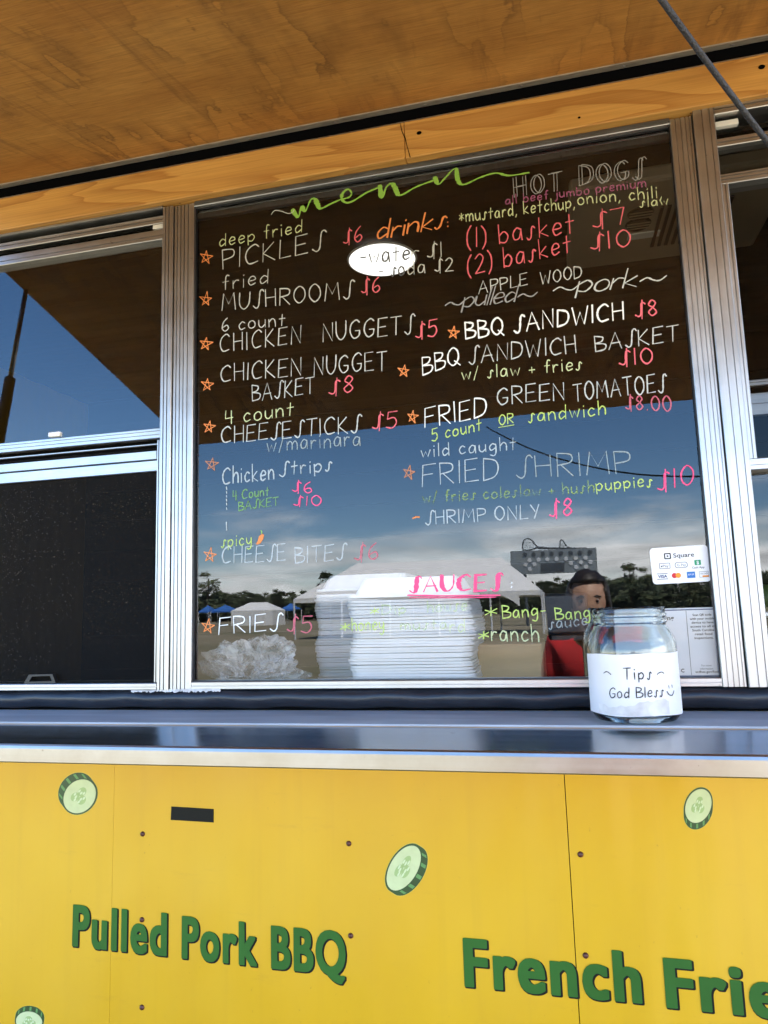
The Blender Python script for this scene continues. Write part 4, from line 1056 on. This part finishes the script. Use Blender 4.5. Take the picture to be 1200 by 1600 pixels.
prect(.41, .63, .43, .59, 'ink_grey', rad=.0038); prect(.42, .62, .445, .575, 'sticker_white', rad=.0034, y=YS-.0005); prt('G Pay', .45, .60, .545, .07, 'ink_grey', y=YS-.0008)
prect(.75, .86, .40, .54, 'ink_green', rad=.001); prt('$', .785, .825, .515, .09, 'sticker_white', y=YS-.0008, offset=.02); prt('Cash App', .70, .91, .63, .055, 'ink_black', offset=.01)
prt('VISA', .10, .26, .83, .075, 'ink_navy', offset=.03); prect(.08, .27, .71, .725, 'ink_black'); prect(.08, .27, .86, .875, 'ink_black')
def disc(fx, fz, r_, m_, y):
    q = MB(); x0, z0 = SX(fx), SZ(fz); plate(q, [rot(x0+r_*math.cos(2*math.pi*k/20), z0+r_*math.sin(2*math.pi*k/20)) for k in range(20)], y, y+.0002); q.build('logo_mark', m_, stick)
disc(.385, .79, .0042, 'ink_red', YS-.0005); disc(.45, .79, .0042, 'ink_orange', YS-.0007)
prect(.60, .74, .71, .88, 'ink_blue'); prt('AM EX', .615, .725, .81, .05, 'sticker_white', y=YS-.0006)
prect(.81, .97, .72, .88, 'ink_grey'); prect(.815, .965, .73, .87, 'sticker_white', y=YS-.0005); prt('DISCOVER', .83, .955, .80, .04, 'ink_black', y=YS-.0008); prect(.86, .965, .83, .87, 'ink_orange', y=YS-.0007)

# --- inspection notice behind the glass
YN = .006
nx0, nx1, nz1, nz0 = X(955, 950, YN), X(1127, 1000, YN), Z(1100, 949, YN), Z(1100, 1059, YN)
nn_ = MB(); nn_.box(nx0, nx1, YN, YN+.0008, nz0, nz1)
note = tag(nn_.build('inspection_notice', 'sticker_white'), 'white printed inspection notice taped in the lower right corner behind the tip jar', 'notice')
NX = lambda f: nx0+(nx1-nx0)*f
NZ = lambda f: nz1+(nz0-nz1)*f
ident = lambda x, z: (x, z)
kw = dict(parent=note, y=YN-.0005, sx=NX, sz=NZ, r=ident)
for a_ in ((0.01, .99, .02, .035), (.01, .99, .965, .98), (.985, .992, .035, .965), (.0, .008, .035, .965)): prect(*a_, 'ink_navy', nm='border_line', **kw)
prect(.70, .704, .04, .96, 'ink_grey', nm='divider', **kw)
prt('exciting', .37, .585, .17, .065, 'ink_black', offset=.02, **kw)
for i, tline in enumerate(('Scan QR code', 'with your mobile', 'device to have', 'access to all of', 'South Carolina', 'retail food', 'inspections.')):
    wl = len(tline)/16*.115; prt(tline, .845-wl, .845+wl, .12+i*.055, .032, 'ink_black', offset=.015, **kw)
prt('For more', .80, .89, .84, .028, 'ink_grey', **kw); prt('information:', .785, .905, .885, .028, 'ink_grey', **kw); prt('scdhec.gov/food', .74, .96, .93, .032, 'ink_black', offset=.015, **kw)
prt('C', .61, .64, .92, .05, 'ink_black', offset=.03, **kw)

# --- tip jar
jc = Vector((X(990, 1060, -.088), -.088, z_shelf+.0003)); jc.x = ray(990, 1060).x*(1.25-.088)
jar = thing('tip_jar', 'clear glass tip jar with a handwritten paper label, standing on the window ledge', 'jar', tuple(jc))
H = .166; RJ = .0655
outer = [(.0001, .004), (.040, .004), (.050, .0), (.058, .002), (.0635, .010), (RJ, .020), (RJ, .100), (.0645, .114), (.060, .126), (.0555, .134), (.0525, .139), (.0525, .142), (.0540, .1435), (.0540, .1465), (.0528, .148), (.0528, .1515), (.0540, .153), (.0540, .156), (.0525, .1575), (.0525, .163), (.0518, .166)]
inner = [(.0500, .166), (.0493, .160), (.0492, .142), (.0525, .134), (.0572, .125), (.0613, .113), (.0622, .100), (.0622, .022), (.0600, .013), (.054, .009), (.0001, .0095)]
q = MB(); q.lathe(outer+inner, jc, 72); q.build('glass_body', 'jar_glass', jar, smooth=True)
# paper label wrapped on the front, seen face-on from the camera
face = math.atan2(CAM.y-jc.y, CAM.x-jc.x)
RL = RJ+.0009
def wrap(u, v, r=RL):  # u metres along the surface (+ right as seen), v height
    a = face+u/RL+0.02; return (jc.x+r*math.cos(a), jc.y+r*math.sin(a), jc.z+v)
def wrapped(mb, u0, u1, v0, v1, r, n=40, fn=None):
    vs = []
    for i in range(n+1):
        u = u0+(u1-u0)*i/n; vb, vt = (v0, v1) if fn is None else fn(u)
        vs += [wrap(u, vb, r), wrap(u, vt, r)]
    mb.add(vs, [(2*i, 2*i+2, 2*i+3, 2*i+1) for i in range(n)])
q = MB(); wrapped(q, -.093, .086, .013, .099, RL, fn=lambda u: (.0125+.0008*math.sin(u*60), .0985+.0015*math.sin(u*9+1)+.0005*math.sin(u*90)))
lab = q.build('paper_label', 'paper_white', jar, smooth=True)
q = MB(); wrapped(q, -.060, .048, .012, .042, RL+.0003, fn=lambda u: (.0135+.0006*math.sin(u*200), .030+.005*math.sin(u*48)+.0012*math.sin(u*210)+.0008*math.sin(u*500))); q.build('torn_tape', 'grimy_tape', lab, smooth=True)
def jar_write(text, u0, u1, v, h, wd=.0014, gap=.25, slant=.05, v1=None):
    strokes, tot = layout(text, gap, slant); rb = Ribbon(); v1 = v if v1 is None else v1
    for s in strokes:
        pts = [(u0+(u1-u0)*x/tot, v+(v1-v)*x/tot+h*y) for x, y in s]
        fine = []
        for (p, q_) in zip(pts, pts[1:]):
            for k in range(3): fine.append((p[0]+(q_[0]-p[0])*k/3, p[1]+(q_[1]-p[1])*k/3))
        fine.append(pts[-1]); rb.stroke(fine, wd, lambda x, z, l: wrap(x, z, RL+.0007+l))
    rb.build('lettering', 'ink_black', lab)
def jar_line(pts, wd=.0014):
    rb = Ribbon(); rb.stroke(catmull(pts, 6), wd, lambda x, z, l: wrap(x, z, RL+.0007+l)); rb.build('lettering', 'ink_black', lab)
# plain serif-less T I p s
jar_write('Tips', -.015, .023, .0645, .0165, .0016, gap=.3)
jar_line([(-.045, .072), (-.040, .0745), (-.036, .073), (-.033, .0705)], .0012)
jar_line([(.032, .0705), (.036, .073), (.040, .0735), (.043, .0715)], .0012)
jar_write('God Bless', -.038, .039, .0375, .0145, .0014, gap=.22, v1=.040)
jar_line([(.050, .054), (.0505, .0505)], .0013); jar_line([(.0565, .0545), (.057, .051)], .0013); jar_line([(.046, .046), (.050, .041), (.056, .0405), (.060, .046)], .0014)

# --- items behind the right window
ys = .30
q = MB(); zs_ = Z(1190, 955, ys)
fb = thing('avocado_tray', 'small tray of dark avocados behind the right window', 'tray', (X(1210, 955, ys), ys, zs_))
q.box(X(1178, 955, ys), X(1178, 955, ys)+.30, ys-.02, ys+.2, zs_-.012, zs_); q.build('tray', 'ledge_metal', fb, bevel=.003)
for k, (dx, dy) in enumerate(((.03, .03), (.10, .02), (.17, .05), (.065, .10))):
    me = lump((X(1178, 955, ys)+dx, ys+dy, zs_+.026), .030, 3, .12, 1.5, k*3., (1.15, 1, .9)); me.materials.append(MATS['avocado_green'])
    for p in me.polygons: p.use_smooth = True
    tag(link('avocado', me), 'dark green avocado lying in the small tray behind the right window', 'avocado', 'avocados in the tray')
td = thing('toaster', 'black countertop toaster behind the lower right window', 'toaster', (X(1190, 1010, .25), .25, z_in))
q = MB(); x_ = X(1186, 1000, .25); q.box(x_, x_+.26, .25, .29+.1, z_in, Z(1186, 985, .25)); q.build('body', 'black_plastic', td, bevel=.012)
q = MB(); q.box(x_+.05, x_+.21, .262, .285, Z(1186, 985, .25)+.0005, Z(1186, 985, .25)+.004); q.build('slot_rim', 'strip_metal', td)
yn2 = .0165
q = MB(); a_, b_ = P(1191, 1042, yn2), P(1191, 1066, yn2); q.box(a_.x, a_.x+.12, yn2, yn2+.001, b_.z, a_.z)
n2 = tag(q.build('paper_notice', 'sticker_white'), 'small white notice with blue capital letters at the foot of the right window', 'notice')
for ch, py in (('G', 1052), ('E', 1064)):
    sx = lambda f: a_.x+.12*f; sz = lambda f: a_.z+(b_.z-a_.z)*f
    prt(ch, .03, .10, (py-1042)/24, .32, 'ink_navy', parent=n2, y=yn2-.0005, sx=sx, sz=sz, r=ident, offset=.02)

# --- rope from the awning's edge down to the truck's right side
P0 = Vector((-0.1958, -1.15, 2.1148)); P1 = Vector((0.37816, -0.4488, 1.77687)); sag = .0538
pts = []
for i in range(60):
    t = i/59*1.52; p = P0.lerp(P1, t); pts.append(p-Vector((0, 0, 4*sag*t*(1-t))))
q = MB(); q.tube(pts, .0021, 10)
tag(q.build('support_rope', 'rope_black', smooth=True), 'thin black rope slanting down across the upper right from the awning edge', 'rope')

# ================================================================== IN FRONT OF THE TRUCK (seen in the glass)
# --- photographer
def skin_mesh(chains, sub=2):
    """chains: list of [(x,y,z,r), ...]; points shared by position are welded; first point is the root"""
    idx = {}; vs = []; rs = []; es = []
    for ch in chains:
        prev = None
        for (x, y, z, r_) in ch:
            key = (round(x, 4), round(y, 4), round(z, 4))
            if key not in idx: idx[key] = len(vs); vs.append((x, y, z)); rs.append(r_)
            i = idx[key]
            if prev is not None and prev != i: es.append((prev, i))
            prev = i
    me = bpy.data.meshes.new('s'); me.from_pydata(vs, es, []); o = bpy.data.objects.new('s', me); COL.objects.link(o)
    md = o.modifiers.new('skin', 'SKIN'); md.use_smooth_shade = True
    for i, sv in enumerate(me.skin_vertices[0].data): 
        rr_ = rs[i] if isinstance(rs[i], tuple) else (rs[i], rs[i]); sv.radius = rr_; sv.use_root = (i == 0)
    sb_ = o.modifiers.new('sub', 'SUBSURF'); sb_.levels = sub; sb_.render_levels = sub
    bpy.context.view_layer.update()
    out_ = bpy.data.meshes.new_from_object(o.evaluated_get(bpy.context.evaluated_depsgraph_get())); bpy.data.objects.remove(o)
    return out_
def join(meshes, name):
    v = []; f = []
    for m_ in meshes:
        o = len(v); v += [tuple(q_.co) for q_ in m_.vertices]; f += [tuple(i+o for i in p.vertices) for p in m_.polygons]
    me = bpy.data.meshes.new(name); me.from_pydata(v, [], f); me.update()
    for p in me.polygons: p.use_smooth = True
    return me
px_, py_ = 0.17, -1.75
person = thing('person', 'person in a red shirt holding up a phone, mirrored in the menu glass', 'person', (px_, py_, 0))
sh_z = 1.335
wr = (.075, -1.300, 1.395); el = (.33, -1.56, 1.12); shr = (px_+.17, py_, sh_z)
wl = (px_-.235, py_+.04, .80); ell_ = (px_-.225, py_-.02, 1.05); shl = (px_-.17, py_, sh_z)
hc = (.125, py_+.03, 1.510)
body = skin_mesh([
    [(px_, py_, .88, (.135, .10)), (px_, py_, 1.05, (.125, .09)), (px_, py_, 1.22, (.145, .10)), (px_, py_, 1.33, (.12, .08)), (px_, py_+.005, 1.39, .052), (hc[0], hc[1]-.02, 1.45, .055)],
    [(px_, py_, 1.33, (.12, .08)), (*shr, .055), (*el, .042), ((el[0]+wr[0])/2, (el[1]+wr[1])/2, (el[2]+wr[2])/2, .038), (*wr, .027)],
    [(px_, py_, 1.33, (.12, .08)), (*shl, .055), (*ell_, .042), (*wl, .027)],
    [(px_, py_, .88, (.135, .10)), (px_+.09, py_, .80, .085), (px_+.10, py_+.01, .47, .058), (px_+.105, py_-.01, .10, .042)],
    [(px_, py_, .88, (.135, .10)), (px_-.09, py_, .80, .085), (px_-.10, py_+.02, .47, .058), (px_-.105, py_-.01, .10, .042)]])
def head(c):
    bm = bmesh.new(); bmesh.ops.create_uvsphere(bm, u_segments=28, v_segments=22, radius=1)
    for v in bm.verts:
        x, y, z = v.co
        wd = .076*(1-.22*max(0, -z)**1.3)             # narrower jaw
        yy = y*.096
        if y > 0:                                      # face side
            yy = y*.092*(1+.04*max(0, -z-.2))
            g = math.exp(-(x/.17)**2)*math.exp(-((z+.16)/.20)**2); yy += .015*g    # nose
            for sx_ in (-.38, .38): yy -= .010*math.exp(-((x-sx_)/.17)**2)*math.exp(-((z-.06)/.13)**2)   # eye sockets
            yy += .007*math.exp(-(x/.32)**2)*math.exp(-((z+.52)/.10)**2)           # lips
            yy += .010*math.exp(-(x/.28)**2)*math.exp(-((z+.88)/.14)**2)           # chin
            yy += .006*math.exp(-((z-.22)/.10)**2)*math.exp(-(x/.6)**2)            # brow
        v.co = (c[0]+x*wd, c[1]+yy, c[2]+z*.118)
    me = bpy.data.meshes.new('h'); bm.to_mesh(me); bm.free(); return me
def ear(c, s):
    return lump((c[0]+s*.078, c[1]-.005, c[2]-.005), .03, 3, .25, 2, 1+s, (.35, .6, 1.05))
PH = Vector((0.004, -1.2665, 1.462))                   # phone centre, just behind the lens
def hand(w_, palm_c, fingers, thumb):
    dv = (Vector(w_)-Vector(palm_c)).normalized()*.03; ch = []; root = (w_[0]+dv.x, w_[1]+dv.y, w_[2]+dv.z, .029); pm = (*palm_c, (.030, .019))
    parts = [skin_mesh([[root, (*w_, .0275), ((w_[0]+palm_c[0])/2, (w_[1]+palm_c[1])/2, (w_[2]+palm_c[2])/2, (.028, .022)), pm, (palm_c[0]*2-(w_[0]+palm_c[0])/2, palm_c[1]*2-(w_[1]+palm_c[1])/2, palm_c[2]*2-(w_[2]+palm_c[2])/2, (.024, .014))]], 2)]
    for f in fingers: parts.append(skin_mesh([f], 2))
    parts.append(skin_mesh([thumb], 2)); return parts
# right hand grips the phone from its right edge, fingers across its back (towards the truck)
pc = (.056, -1.272, 1.430)
fing = []
for k, (z_, ln) in enumerate(((1.4555, .060), (1.436, .064), (1.4165, .060), (1.3985, .050))):
    x0 = .056; yf = -1.2475
    fing.append([(x0, -1.268, z_, .0098), (x0-.012, yf-.004, z_+.002, .0092), (x0-.012-ln*.5, yf, z_+.001, .0084), (x0-.012-ln*.85, yf-.0015, z_-.002, .0076), (x0-.014-ln, yf-.0035, z_-.003, .0066)])
th = [(.060, -1.288, 1.415, .013), (.046, -1.300, 1.440, .0115), (.026, -1.296, 1.462, .0100), (.014, -1.290, 1.474, .0085)]
rh = hand(wr, pc, fing, th)
lf = [[(wl[0]+dx*.4, wl[1]+.012+dx, wl[2]-.085, .009), (wl[0]+dx*.4+.004, wl[1]+.020+dx, wl[2]-.12, .0085), (wl[0]+dx*.4+.012, wl[1]+.02+dx, wl[2]-.12-l_, .007)] for dx, l_ in ((-.03, .028), (-.01, .038), (.01, .042), (.03, .036))]
lh = hand(wl, (wl[0], wl[1]+.012, wl[2]-.06), lf, [(wl[0]+.008, wl[1]+.03, wl[2]-.035, .012), (wl[0]+.022, wl[1]+.052, wl[2]-.062, .010), (wl[0]+.024, wl[1]+.058, wl[2]-.088, .008)])
bmesh_all = join([body, head(hc), ear(hc, 1), ear(hc, -1)]+rh+lh, 'body'); bmesh_all.materials.append(MATS['skin'])
link('body', bmesh_all, person)
# shirt, trousers, shoes, hair, eyes
sm = skin_mesh([
    [(px_, py_, .74, (.175, .140)), (px_, py_, .90, (.172, .136)), (px_, py_, 1.05, (.162, .124)), (px_, py_, 1.22, (.178, .132)), (px_, py_, 1.325, (.165, .118)), (px_, py_+.002, 1.392, .088), (px_, py_+.004, 1.412, .078)],
    [(px_, py_, 1.325, (.165, .118)), (*shr, .074), (shr[0]*.45+el[0]*.55, shr[1]*.45+el[1]*.55, shr[2]*.45+el[2]*.55, .064)],
    [(px_, py_, 1.325, (.165, .118)), (*shl, .074), (shl[0]*.45+ell_[0]*.55, shl[1]*.45+ell_[1]*.55, shl[2]*.45+ell_[2]*.55, .064)]])
sm.materials.clear(); sm.materials.append(MATS['shirt_red']); shirt = link('shirt', sm, person)
for k, pts in enumerate(([(.10, 1.24), (.10, 1.17)], [(.10, 1.24), (.145, 1.24)], [(.10, 1.205), (.135, 1.205)], [(.10, 1.172), (.145, 1.172)], [(.175, 1.24), (.225, 1.24)], [(.225, 1.24), (.175, 1.172)], [(.175, 1.17), (.225, 1.17)])):
    q = MB(); (xa_, za_), (xb_, zb2) = pts; yy = py_+.128
    q.tube([(xa_, yy, za_), (xb_, yy, zb2)], .007, 8); q.build('shirt_print', 'shirt_print', shirt)
tmesh = skin_mesh([
    [(px_, py_, .93, (.150, .118)), (px_, py_, .85, (.150, .118)), (px_+.09, py_, .74, .104), (px_+.10, py_+.01, .47, .078), (px_+.105, py_-.01, .11, .066)],
    [(px_, py_, .85, (.150, .118)), (px_-.09, py_, .74, .104), (px_-.10, py_+.02, .47, .078), (px_-.105, py_-.01, .11, .066)]])
tmesh.materials.clear(); tmesh.materials.append(MATS['trousers_dark']); link('trousers', tmesh, person)
for s in (-1, 1):
    me = skin_mesh([[(px_+s*.105, py_-.04, .05, .045), (px_+s*.108, py_+.05, .042, .042), (px_+s*.112, py_+.15, .036, .034)]]); me.materials.clear(); me.materials.append(MATS['shoe_grey']); link('shoe', me, person)
    me = lump((hc[0]+s*.029, hc[1]+.0735, hc[2]+.006), .0095, 3, 0, 1, 0); me.materials.append(MATS['eye_white']); link('eye', me, person)
    me = lump((hc[0]+s*.029, hc[1]+.0815, hc[2]+.006), .0055, 2, 0, 1, 0); me.materials.append(MATS['lens_black']); link('pupil', me, person)
for s in (-1, 1):
    q = MB(); q.tube([(hc[0]+s*.016, hc[1]+.086, hc[2]+.022), (hc[0]+s*.030, hc[1]+.083, hc[2]+.027), (hc[0]+s*.044, hc[1]+.073, hc[2]+.022)], .0032, 6); q.build('eyebrow', 'hair_dark', person, smooth=True)
me = lump((hc[0], hc[1]+.091, hc[2]-.061), .022, 3, .05, 2, 0, (1, .35, .32)); me.materials.append(MATS['lip']); link('mouth', me, person)
bm = bmesh.new(); bmesh.ops.create_uvsphere(bm, u_segments=32, v_segments=24, radius=1)
dead = [v for v in bm.verts if (v.co.y > .22 and v.co.z < .60 and abs(v.co.x) < .80-.12*v.co.z) or v.co.z < -.93]
bmesh.ops.delete(bm, geom=dead, context='VERTS')
for v in bm.verts:
    n_ = 1+.05*mnoise.noise(v.co*6)+.03*mnoise.noise(Vector((v.co.x*22, v.co.y*4, v.co.z*4)))
    v.co = (hc[0]+v.co.x*.088*n_, hc[1]-.006+v.co.y*.108*n_, hc[2]+.006+v.co.z*.128*n_*(1 if v.co.z > 0 else 1.55))
me = bpy.data.meshes.new('hair'); bm.to_mesh(me); bm.free(); me.materials.append(MATS['hair_dark'])
for p in me.polygons: p.use_smooth = True
hr = link('hair', me, person); sd_ = hr.modifiers.new('solid', 'SOLIDIFY'); sd_.thickness = .012
# phone
phn = thing('phone', 'dark blue phone held up in one hand in front of the menu glass', 'phone', tuple(PH))
q = MB(); plate(q, rounded(PH.x-.037, PH.x+.037, PH.z-.076, PH.z+.076, .011, 6), PH.y-.004, PH.y+.004); q.build('case', 'phone_navy', phn)
q = MB(); plate(q, rounded(PH.x-.034, PH.x+.002, PH.z+.034, PH.z+.070, .008, 5), PH.y+.0041, PH.y+.0056); q.build('camera_bump', 'phone_navy', phn)
for dx, dz in ((-.026, .061), (-.026, .043), (-.008, .052)):
    q = MB(); plate(q, [(PH.x+dx+.0062*math.cos(2*math.pi*k/18), PH.z+dz+.0062*math.sin(2*math.pi*k/18)) for k in range(18)], PH.y+.0057, PH.y+.0068); q.build('lens', 'lens_black', phn)

# --- big white frame tent
DT = 41.0
tl, trr = M(462, 1000, DT).x, M(851, 1000, DT).x
yt = 1.25-DT
tent = thing('frame_tent', 'large white open sided frame tent with white poles on the grass', 'tent', ((tl+trr)/2, yt, 0))
depth = 7.0; ze, zt = 2.45, 4.6
def roof(mb, x0, x1, y0, y1, z0, z1, rx0, rx1, lift=0):
    ym = (y0+y1)/2
    mb.add([(x0, y0, z0), (x1, y0, z0), (x1, y1, z0), (x0, y1, z0), (rx0, ym, z1), (rx1, ym, z1)], [(0, 1, 5, 4), (1, 2, 5), (2, 3, 4, 5), (3, 0, 4)])
q = MB(); roof(q, tl, trr, yt, yt-depth, ze, zt, tl+3.0, trr-2.4); q.build('canopy', 'tent_white', tent)
q = MB()
for (a_, b_) in (((tl, yt), (trr, yt)), ((trr, yt), (trr, yt-depth)), ((tl, yt-depth), (tl, yt)), ((trr, yt-depth), (tl, yt-depth))):
    q.add([(a_[0], a_[1], ze), (b_[0], b_[1], ze), (b_[0], b_[1], ze-.28), (a_[0], a_[1], ze-.28)], [(0, 1, 2, 3)])
q.build('valance', 'tent_white', tent)
q = MB(); x1_ = M(813, 960, DT).x; x0_ = M(775, 960, DT).x
q.add([(x0_+.4, yt+.02, ze-.28), (x1_, yt+.02, ze-.28), (x1_, yt+.02, 1.55), (x0_+.9, yt+.02, 1.9)], [(0, 1, 2, 3)]); q.build('side_curtain', 'tent_white', tent)
for i in range(6):
    x = tl+(trr-tl)*i/5
    for yy in (yt, yt-depth):
        p_ = MB(); p_.tube([(x, yy, 0), (x, yy, ze)], .055, 8); p_.build('pole', 'pole_white', tent)
# --- small white tent with walls and pop-up canopies
DS = 95
sx0, sx1 = M(361, 960, DS).x, M(427, 960, DS).x; ysm = 1.25-DS
t2 = thing('small_tent', 'small white marquee with closed side walls on the far grass', 'tent', ((sx0+sx1)/2, ysm, 0))
q = MB(); roof(q, sx0, sx1, ysm, ysm-5, 2.2, 3.4, sx0+1.8, sx1-1.8); q.build('canopy', 'tent_white', t2)
q = MB(); q.add([(sx0, ysm, 0), (sx1, ysm, 0), (sx1, ysm-5, 0), (sx0, ysm-5, 0), (sx0, ysm, 2.2), (sx1, ysm, 2.2), (sx1, ysm-5, 2.2), (sx0, ysm-5, 2.2)], [(0, 1, 5, 4), (1, 2, 6, 5), (2, 3, 7, 6), (3, 0, 4, 7)]); q.build('side_wall', 'tent_white', t2)
def popup(px0, px1, lab):
    x0, x1 = M(px0, 960, 105).x, M(px1, 960, 105).x; y = 1.25-105
    o = thing('popup_canopy', lab, 'canopy', ((x0+x1)/2, y, 0), 'blue canopies on the far grass')
    q = MB(); roof(q, x0, x1, y, y-3, 2.3, 3.3, (x0+x1)/2-.05, (x0+x1)/2+.05); q.add([(x0, y, 2.3), (x1, y, 2.3), (x1, y, 2.05), (x0, y, 2.05)], [(0, 1, 2, 3)]); q.build('canopy', 'tent_blue', o)
    for x in (x0, x1):
        for yy in (y, y-3): q = MB(); q.tube([(x, yy, 0), (x, yy, 2.3)], .05, 6); q.build('pole', 'pole_white', o)
popup(311, 327, 'narrow blue pop-up canopy at the far left of the field'); popup(330, 362, 'blue pop-up canopy left of the small white marquee'); popup(440, 462, 'blue pop-up canopy right of the small white marquee')

# --- scoreboard beyond the big tent
DB = 58.0; yb_ = 1.25-DB
def MP(px, py, off=0.0): p = M(px, py, DB); return Vector((p.x, p.y+off, p.z))
sbo = thing('scoreboard', 'grey scoreboard with rows of round lamps, standing beyond the white tent', 'scoreboard', (M(865, 900, DB).x, yb_, 0))
Q = lambda x, y: (780+x/6.667, 820+y/6.667)
c4 = [MP(*p) for p in ((797, 861), (931, 855), (934, 892), (798, 897))]
def fplate(pts, y0, y1):
    m = MB(); n = len(pts); m.add([(p.x, y0, p.z) for p in pts]+[(p.x, y1, p.z) for p in pts], [tuple(range(n)), tuple(range(2*n-1, n-1, -1))]+[(i, n+i, n+(i+1) % n, (i+1) % n) for i in range(n)]); return m
fplate(c4, yb_, yb_-.3).build('panel', 'board_grey', sbo)
def lamps(row, r_, m_, nm):
    for px, py in row:
        p = MP(*Q(px, py)); fplate([Vector((p.x+r_*math.cos(2*math.pi*k/14), 0, p.z+r_*math.sin(2*math.pi*k/14))) for k in range(14)], yb_+.06, yb_+.002).build(nm, m_, sbo)
lamps(((268, 306), (362, 303), (458, 298), (550, 295), (648, 290), (746, 288), (842, 284), (940, 280)), .17, 'board_dark', 'dark_lamp')
lamps(((320, 362), (415, 356), (508, 353), (603, 350), (700, 346), (800, 342), (898, 338), (275, 408), (370, 403), (322, 452), (752, 390), (852, 385), (950, 382), (805, 434), (905, 430)), .16, 'white_enamel', 'pale_lamp')
fplate([MP(*Q(*p)) for p in ((435, 398), (684, 386), (686, 472), (438, 482))], yb_+.05, yb_+.002).build('score_window', 'board_dark', sbo)
def brace(pts, r_): 
    m = MB(); m.tube([MP(*Q(*p), -.1) for p in catmull(pts, 5)], r_, 6); m.build('racket_outline', 'board_dark', sbo, smooth=True)
brace([(910, 236), (700, 236), (520, 234), (410, 224), (375, 200), (345, 160), (305, 140), (262, 155), (246, 200), (248, 258), (300, 262), (380, 240), (410, 224)], .055)
brace([(900, 240), (700, 240), (500, 242), (400, 235)], .07)
for k in range(5): brace([(252, 180+k*17), (310, 180+k*17), (365, 182+k*15)], .018)
brace([(740, 232), (705, 215), (680, 175), (655, 150), (640, 180), (636, 236)], .05)
for k in range(3): brace([(642, 190+k*15), (660, 190+k*15), (690, 192+k*15)], .018)
for px in (820, 912):
    p = MP(px, 895); m = MB(); m.tube([(p.x, yb_-.15, 0), (p.x, yb_-.15, p.z+.1)], .12, 8); m.build('post', 'board_dark', sbo)
# --- trees along the far side of the field
def tree_proto(kind, seed):
    rnd = random.Random(seed); m = MB(); h = 13.0
    tk = MB(); tk.tube([(0, 0, 0), (.1, .05, h*.4), (.0, .1, h*.75), (.05, 0, h*.95)], [.26, .2, .12, .05], 8)
    for i in range(9):
        z = h*rnd.uniform(.38, .85); a = rnd.uniform(0, 6.28); l = rnd.uniform(1.2, 2.6)*(1.1-z/h*.6); 
        tk.tube([(0, 0, z), (l*.6*math.cos(a), l*.6*math.sin(a), z+.4), (l*math.cos(a), l*math.sin(a), z+.7)], [.08, .05, .02], 5)
    clumps = []
    n = 34 if kind == 'pine' else 46
    for i in range(n):
        if kind == 'pine':
            z = h*rnd.uniform(.12, 1.0); rr_ = 2.3*(1.12-z/h)*1.5+.5
        else:
            z = h*(.05+.9*rnd.random()); rr_ = 3.3*math.sqrt(max(.05, 1-((z/h-.48)/.52)**2))
        a = rnd.uniform(0, 6.28); r_ = rr_*math.sqrt(rnd.random())
        clumps.append((r_*math.cos(a), r_*math.sin(a), z, rnd.uniform(.5, 1.05)))
    for (x, y, z, s) in clumps:
        m.cur = rnd.randint(0, 1)
        for k in range(52):
            v = Vector((rnd.gauss(0, 1), rnd.gauss(0, 1), rnd.gauss(0, .7))); v = v.normalized()*s*rnd.random()**.4*1.25
            c = Vector((x, y, z))+v; u_ = Vector((rnd.gauss(0, 1), rnd.gauss(0, 1), rnd.gauss(0, 1))).normalized(); w2 = u_.orthogonal().normalized()
            L_ = rnd.uniform(.22, .42); W2 = L_*.55
            m.add([c-u_*L_, c+w2*W2, c+u_*L_, c-w2*W2], [(0, 1, 2, 3)])
    root = bpy.data.objects.new('tree', None); COL.objects.link(root)
    nm = 'pine_tree' if kind == 'pine' else 'broadleaf_tree'; root.name = nm
    for b_, n_, mt in ((tk, 'trunk', ['bark']), (m, 'crown', ['leaf_dark', 'leaf_mid'])):
        me = bpy.data.meshes.new(n_); me.from_pydata(b_.v, [], b_.f)
        for q_ in mt: me.materials.append(MATS[q_])
        for p, mi in zip(me.polygons, b_.m): p.material_index = mi
        o = bpy.data.objects.new(n_, me); COL.objects.link(o); o.parent = root
    return root
protos = [tree_proto('pine', 1), tree_proto('broad', 2), tree_proto('pine', 3), tree_proto('broad', 4)]
used = set(); rt_ = random.Random(5)
def plant(x, y, s, k):
    o = protos[k]
    if k in used: o = dup(protos[k], (x, y, 0))
    used.add(k); o.location = (x, y, 0); o.scale = (s*rt_.uniform(1.2, 1.6), s*rt_.uniform(1.2, 1.6), s); o.rotation_euler = (0, 0, rt_.uniform(0, 6.28))
    kind = 'tall pine' if k in (0, 2) else 'bushy broadleaf tree'
    tag(o, kind+' in the wood along the far edge of the field', 'tree', 'trees along the far edge of the field')
DTREE = 165
for row in range(3):
    xA, xB = M(270, 930, DTREE).x-12, M(1330, 930, DTREE).x+10
    n = 74
    for i in range(n):
        x = xA+(xB-xA)*(i+rt_.random()*.9)/n; y = 1.25-DTREE-row*7-rt_.uniform(0, 5)
        plant(x, y, rt_.uniform(.44, .55)*(1.0+.10*row), rt_.choice((0, 1, 1, 2, 3, 3)))
for px, s in ((334, .92), (516, .82), (925, .62), (985, .74), (1010, .68), (606, .8)):
    plant(M(px, 930, DTREE).x, 1.25-DTREE+3, s, rt_.choice((0, 2)))
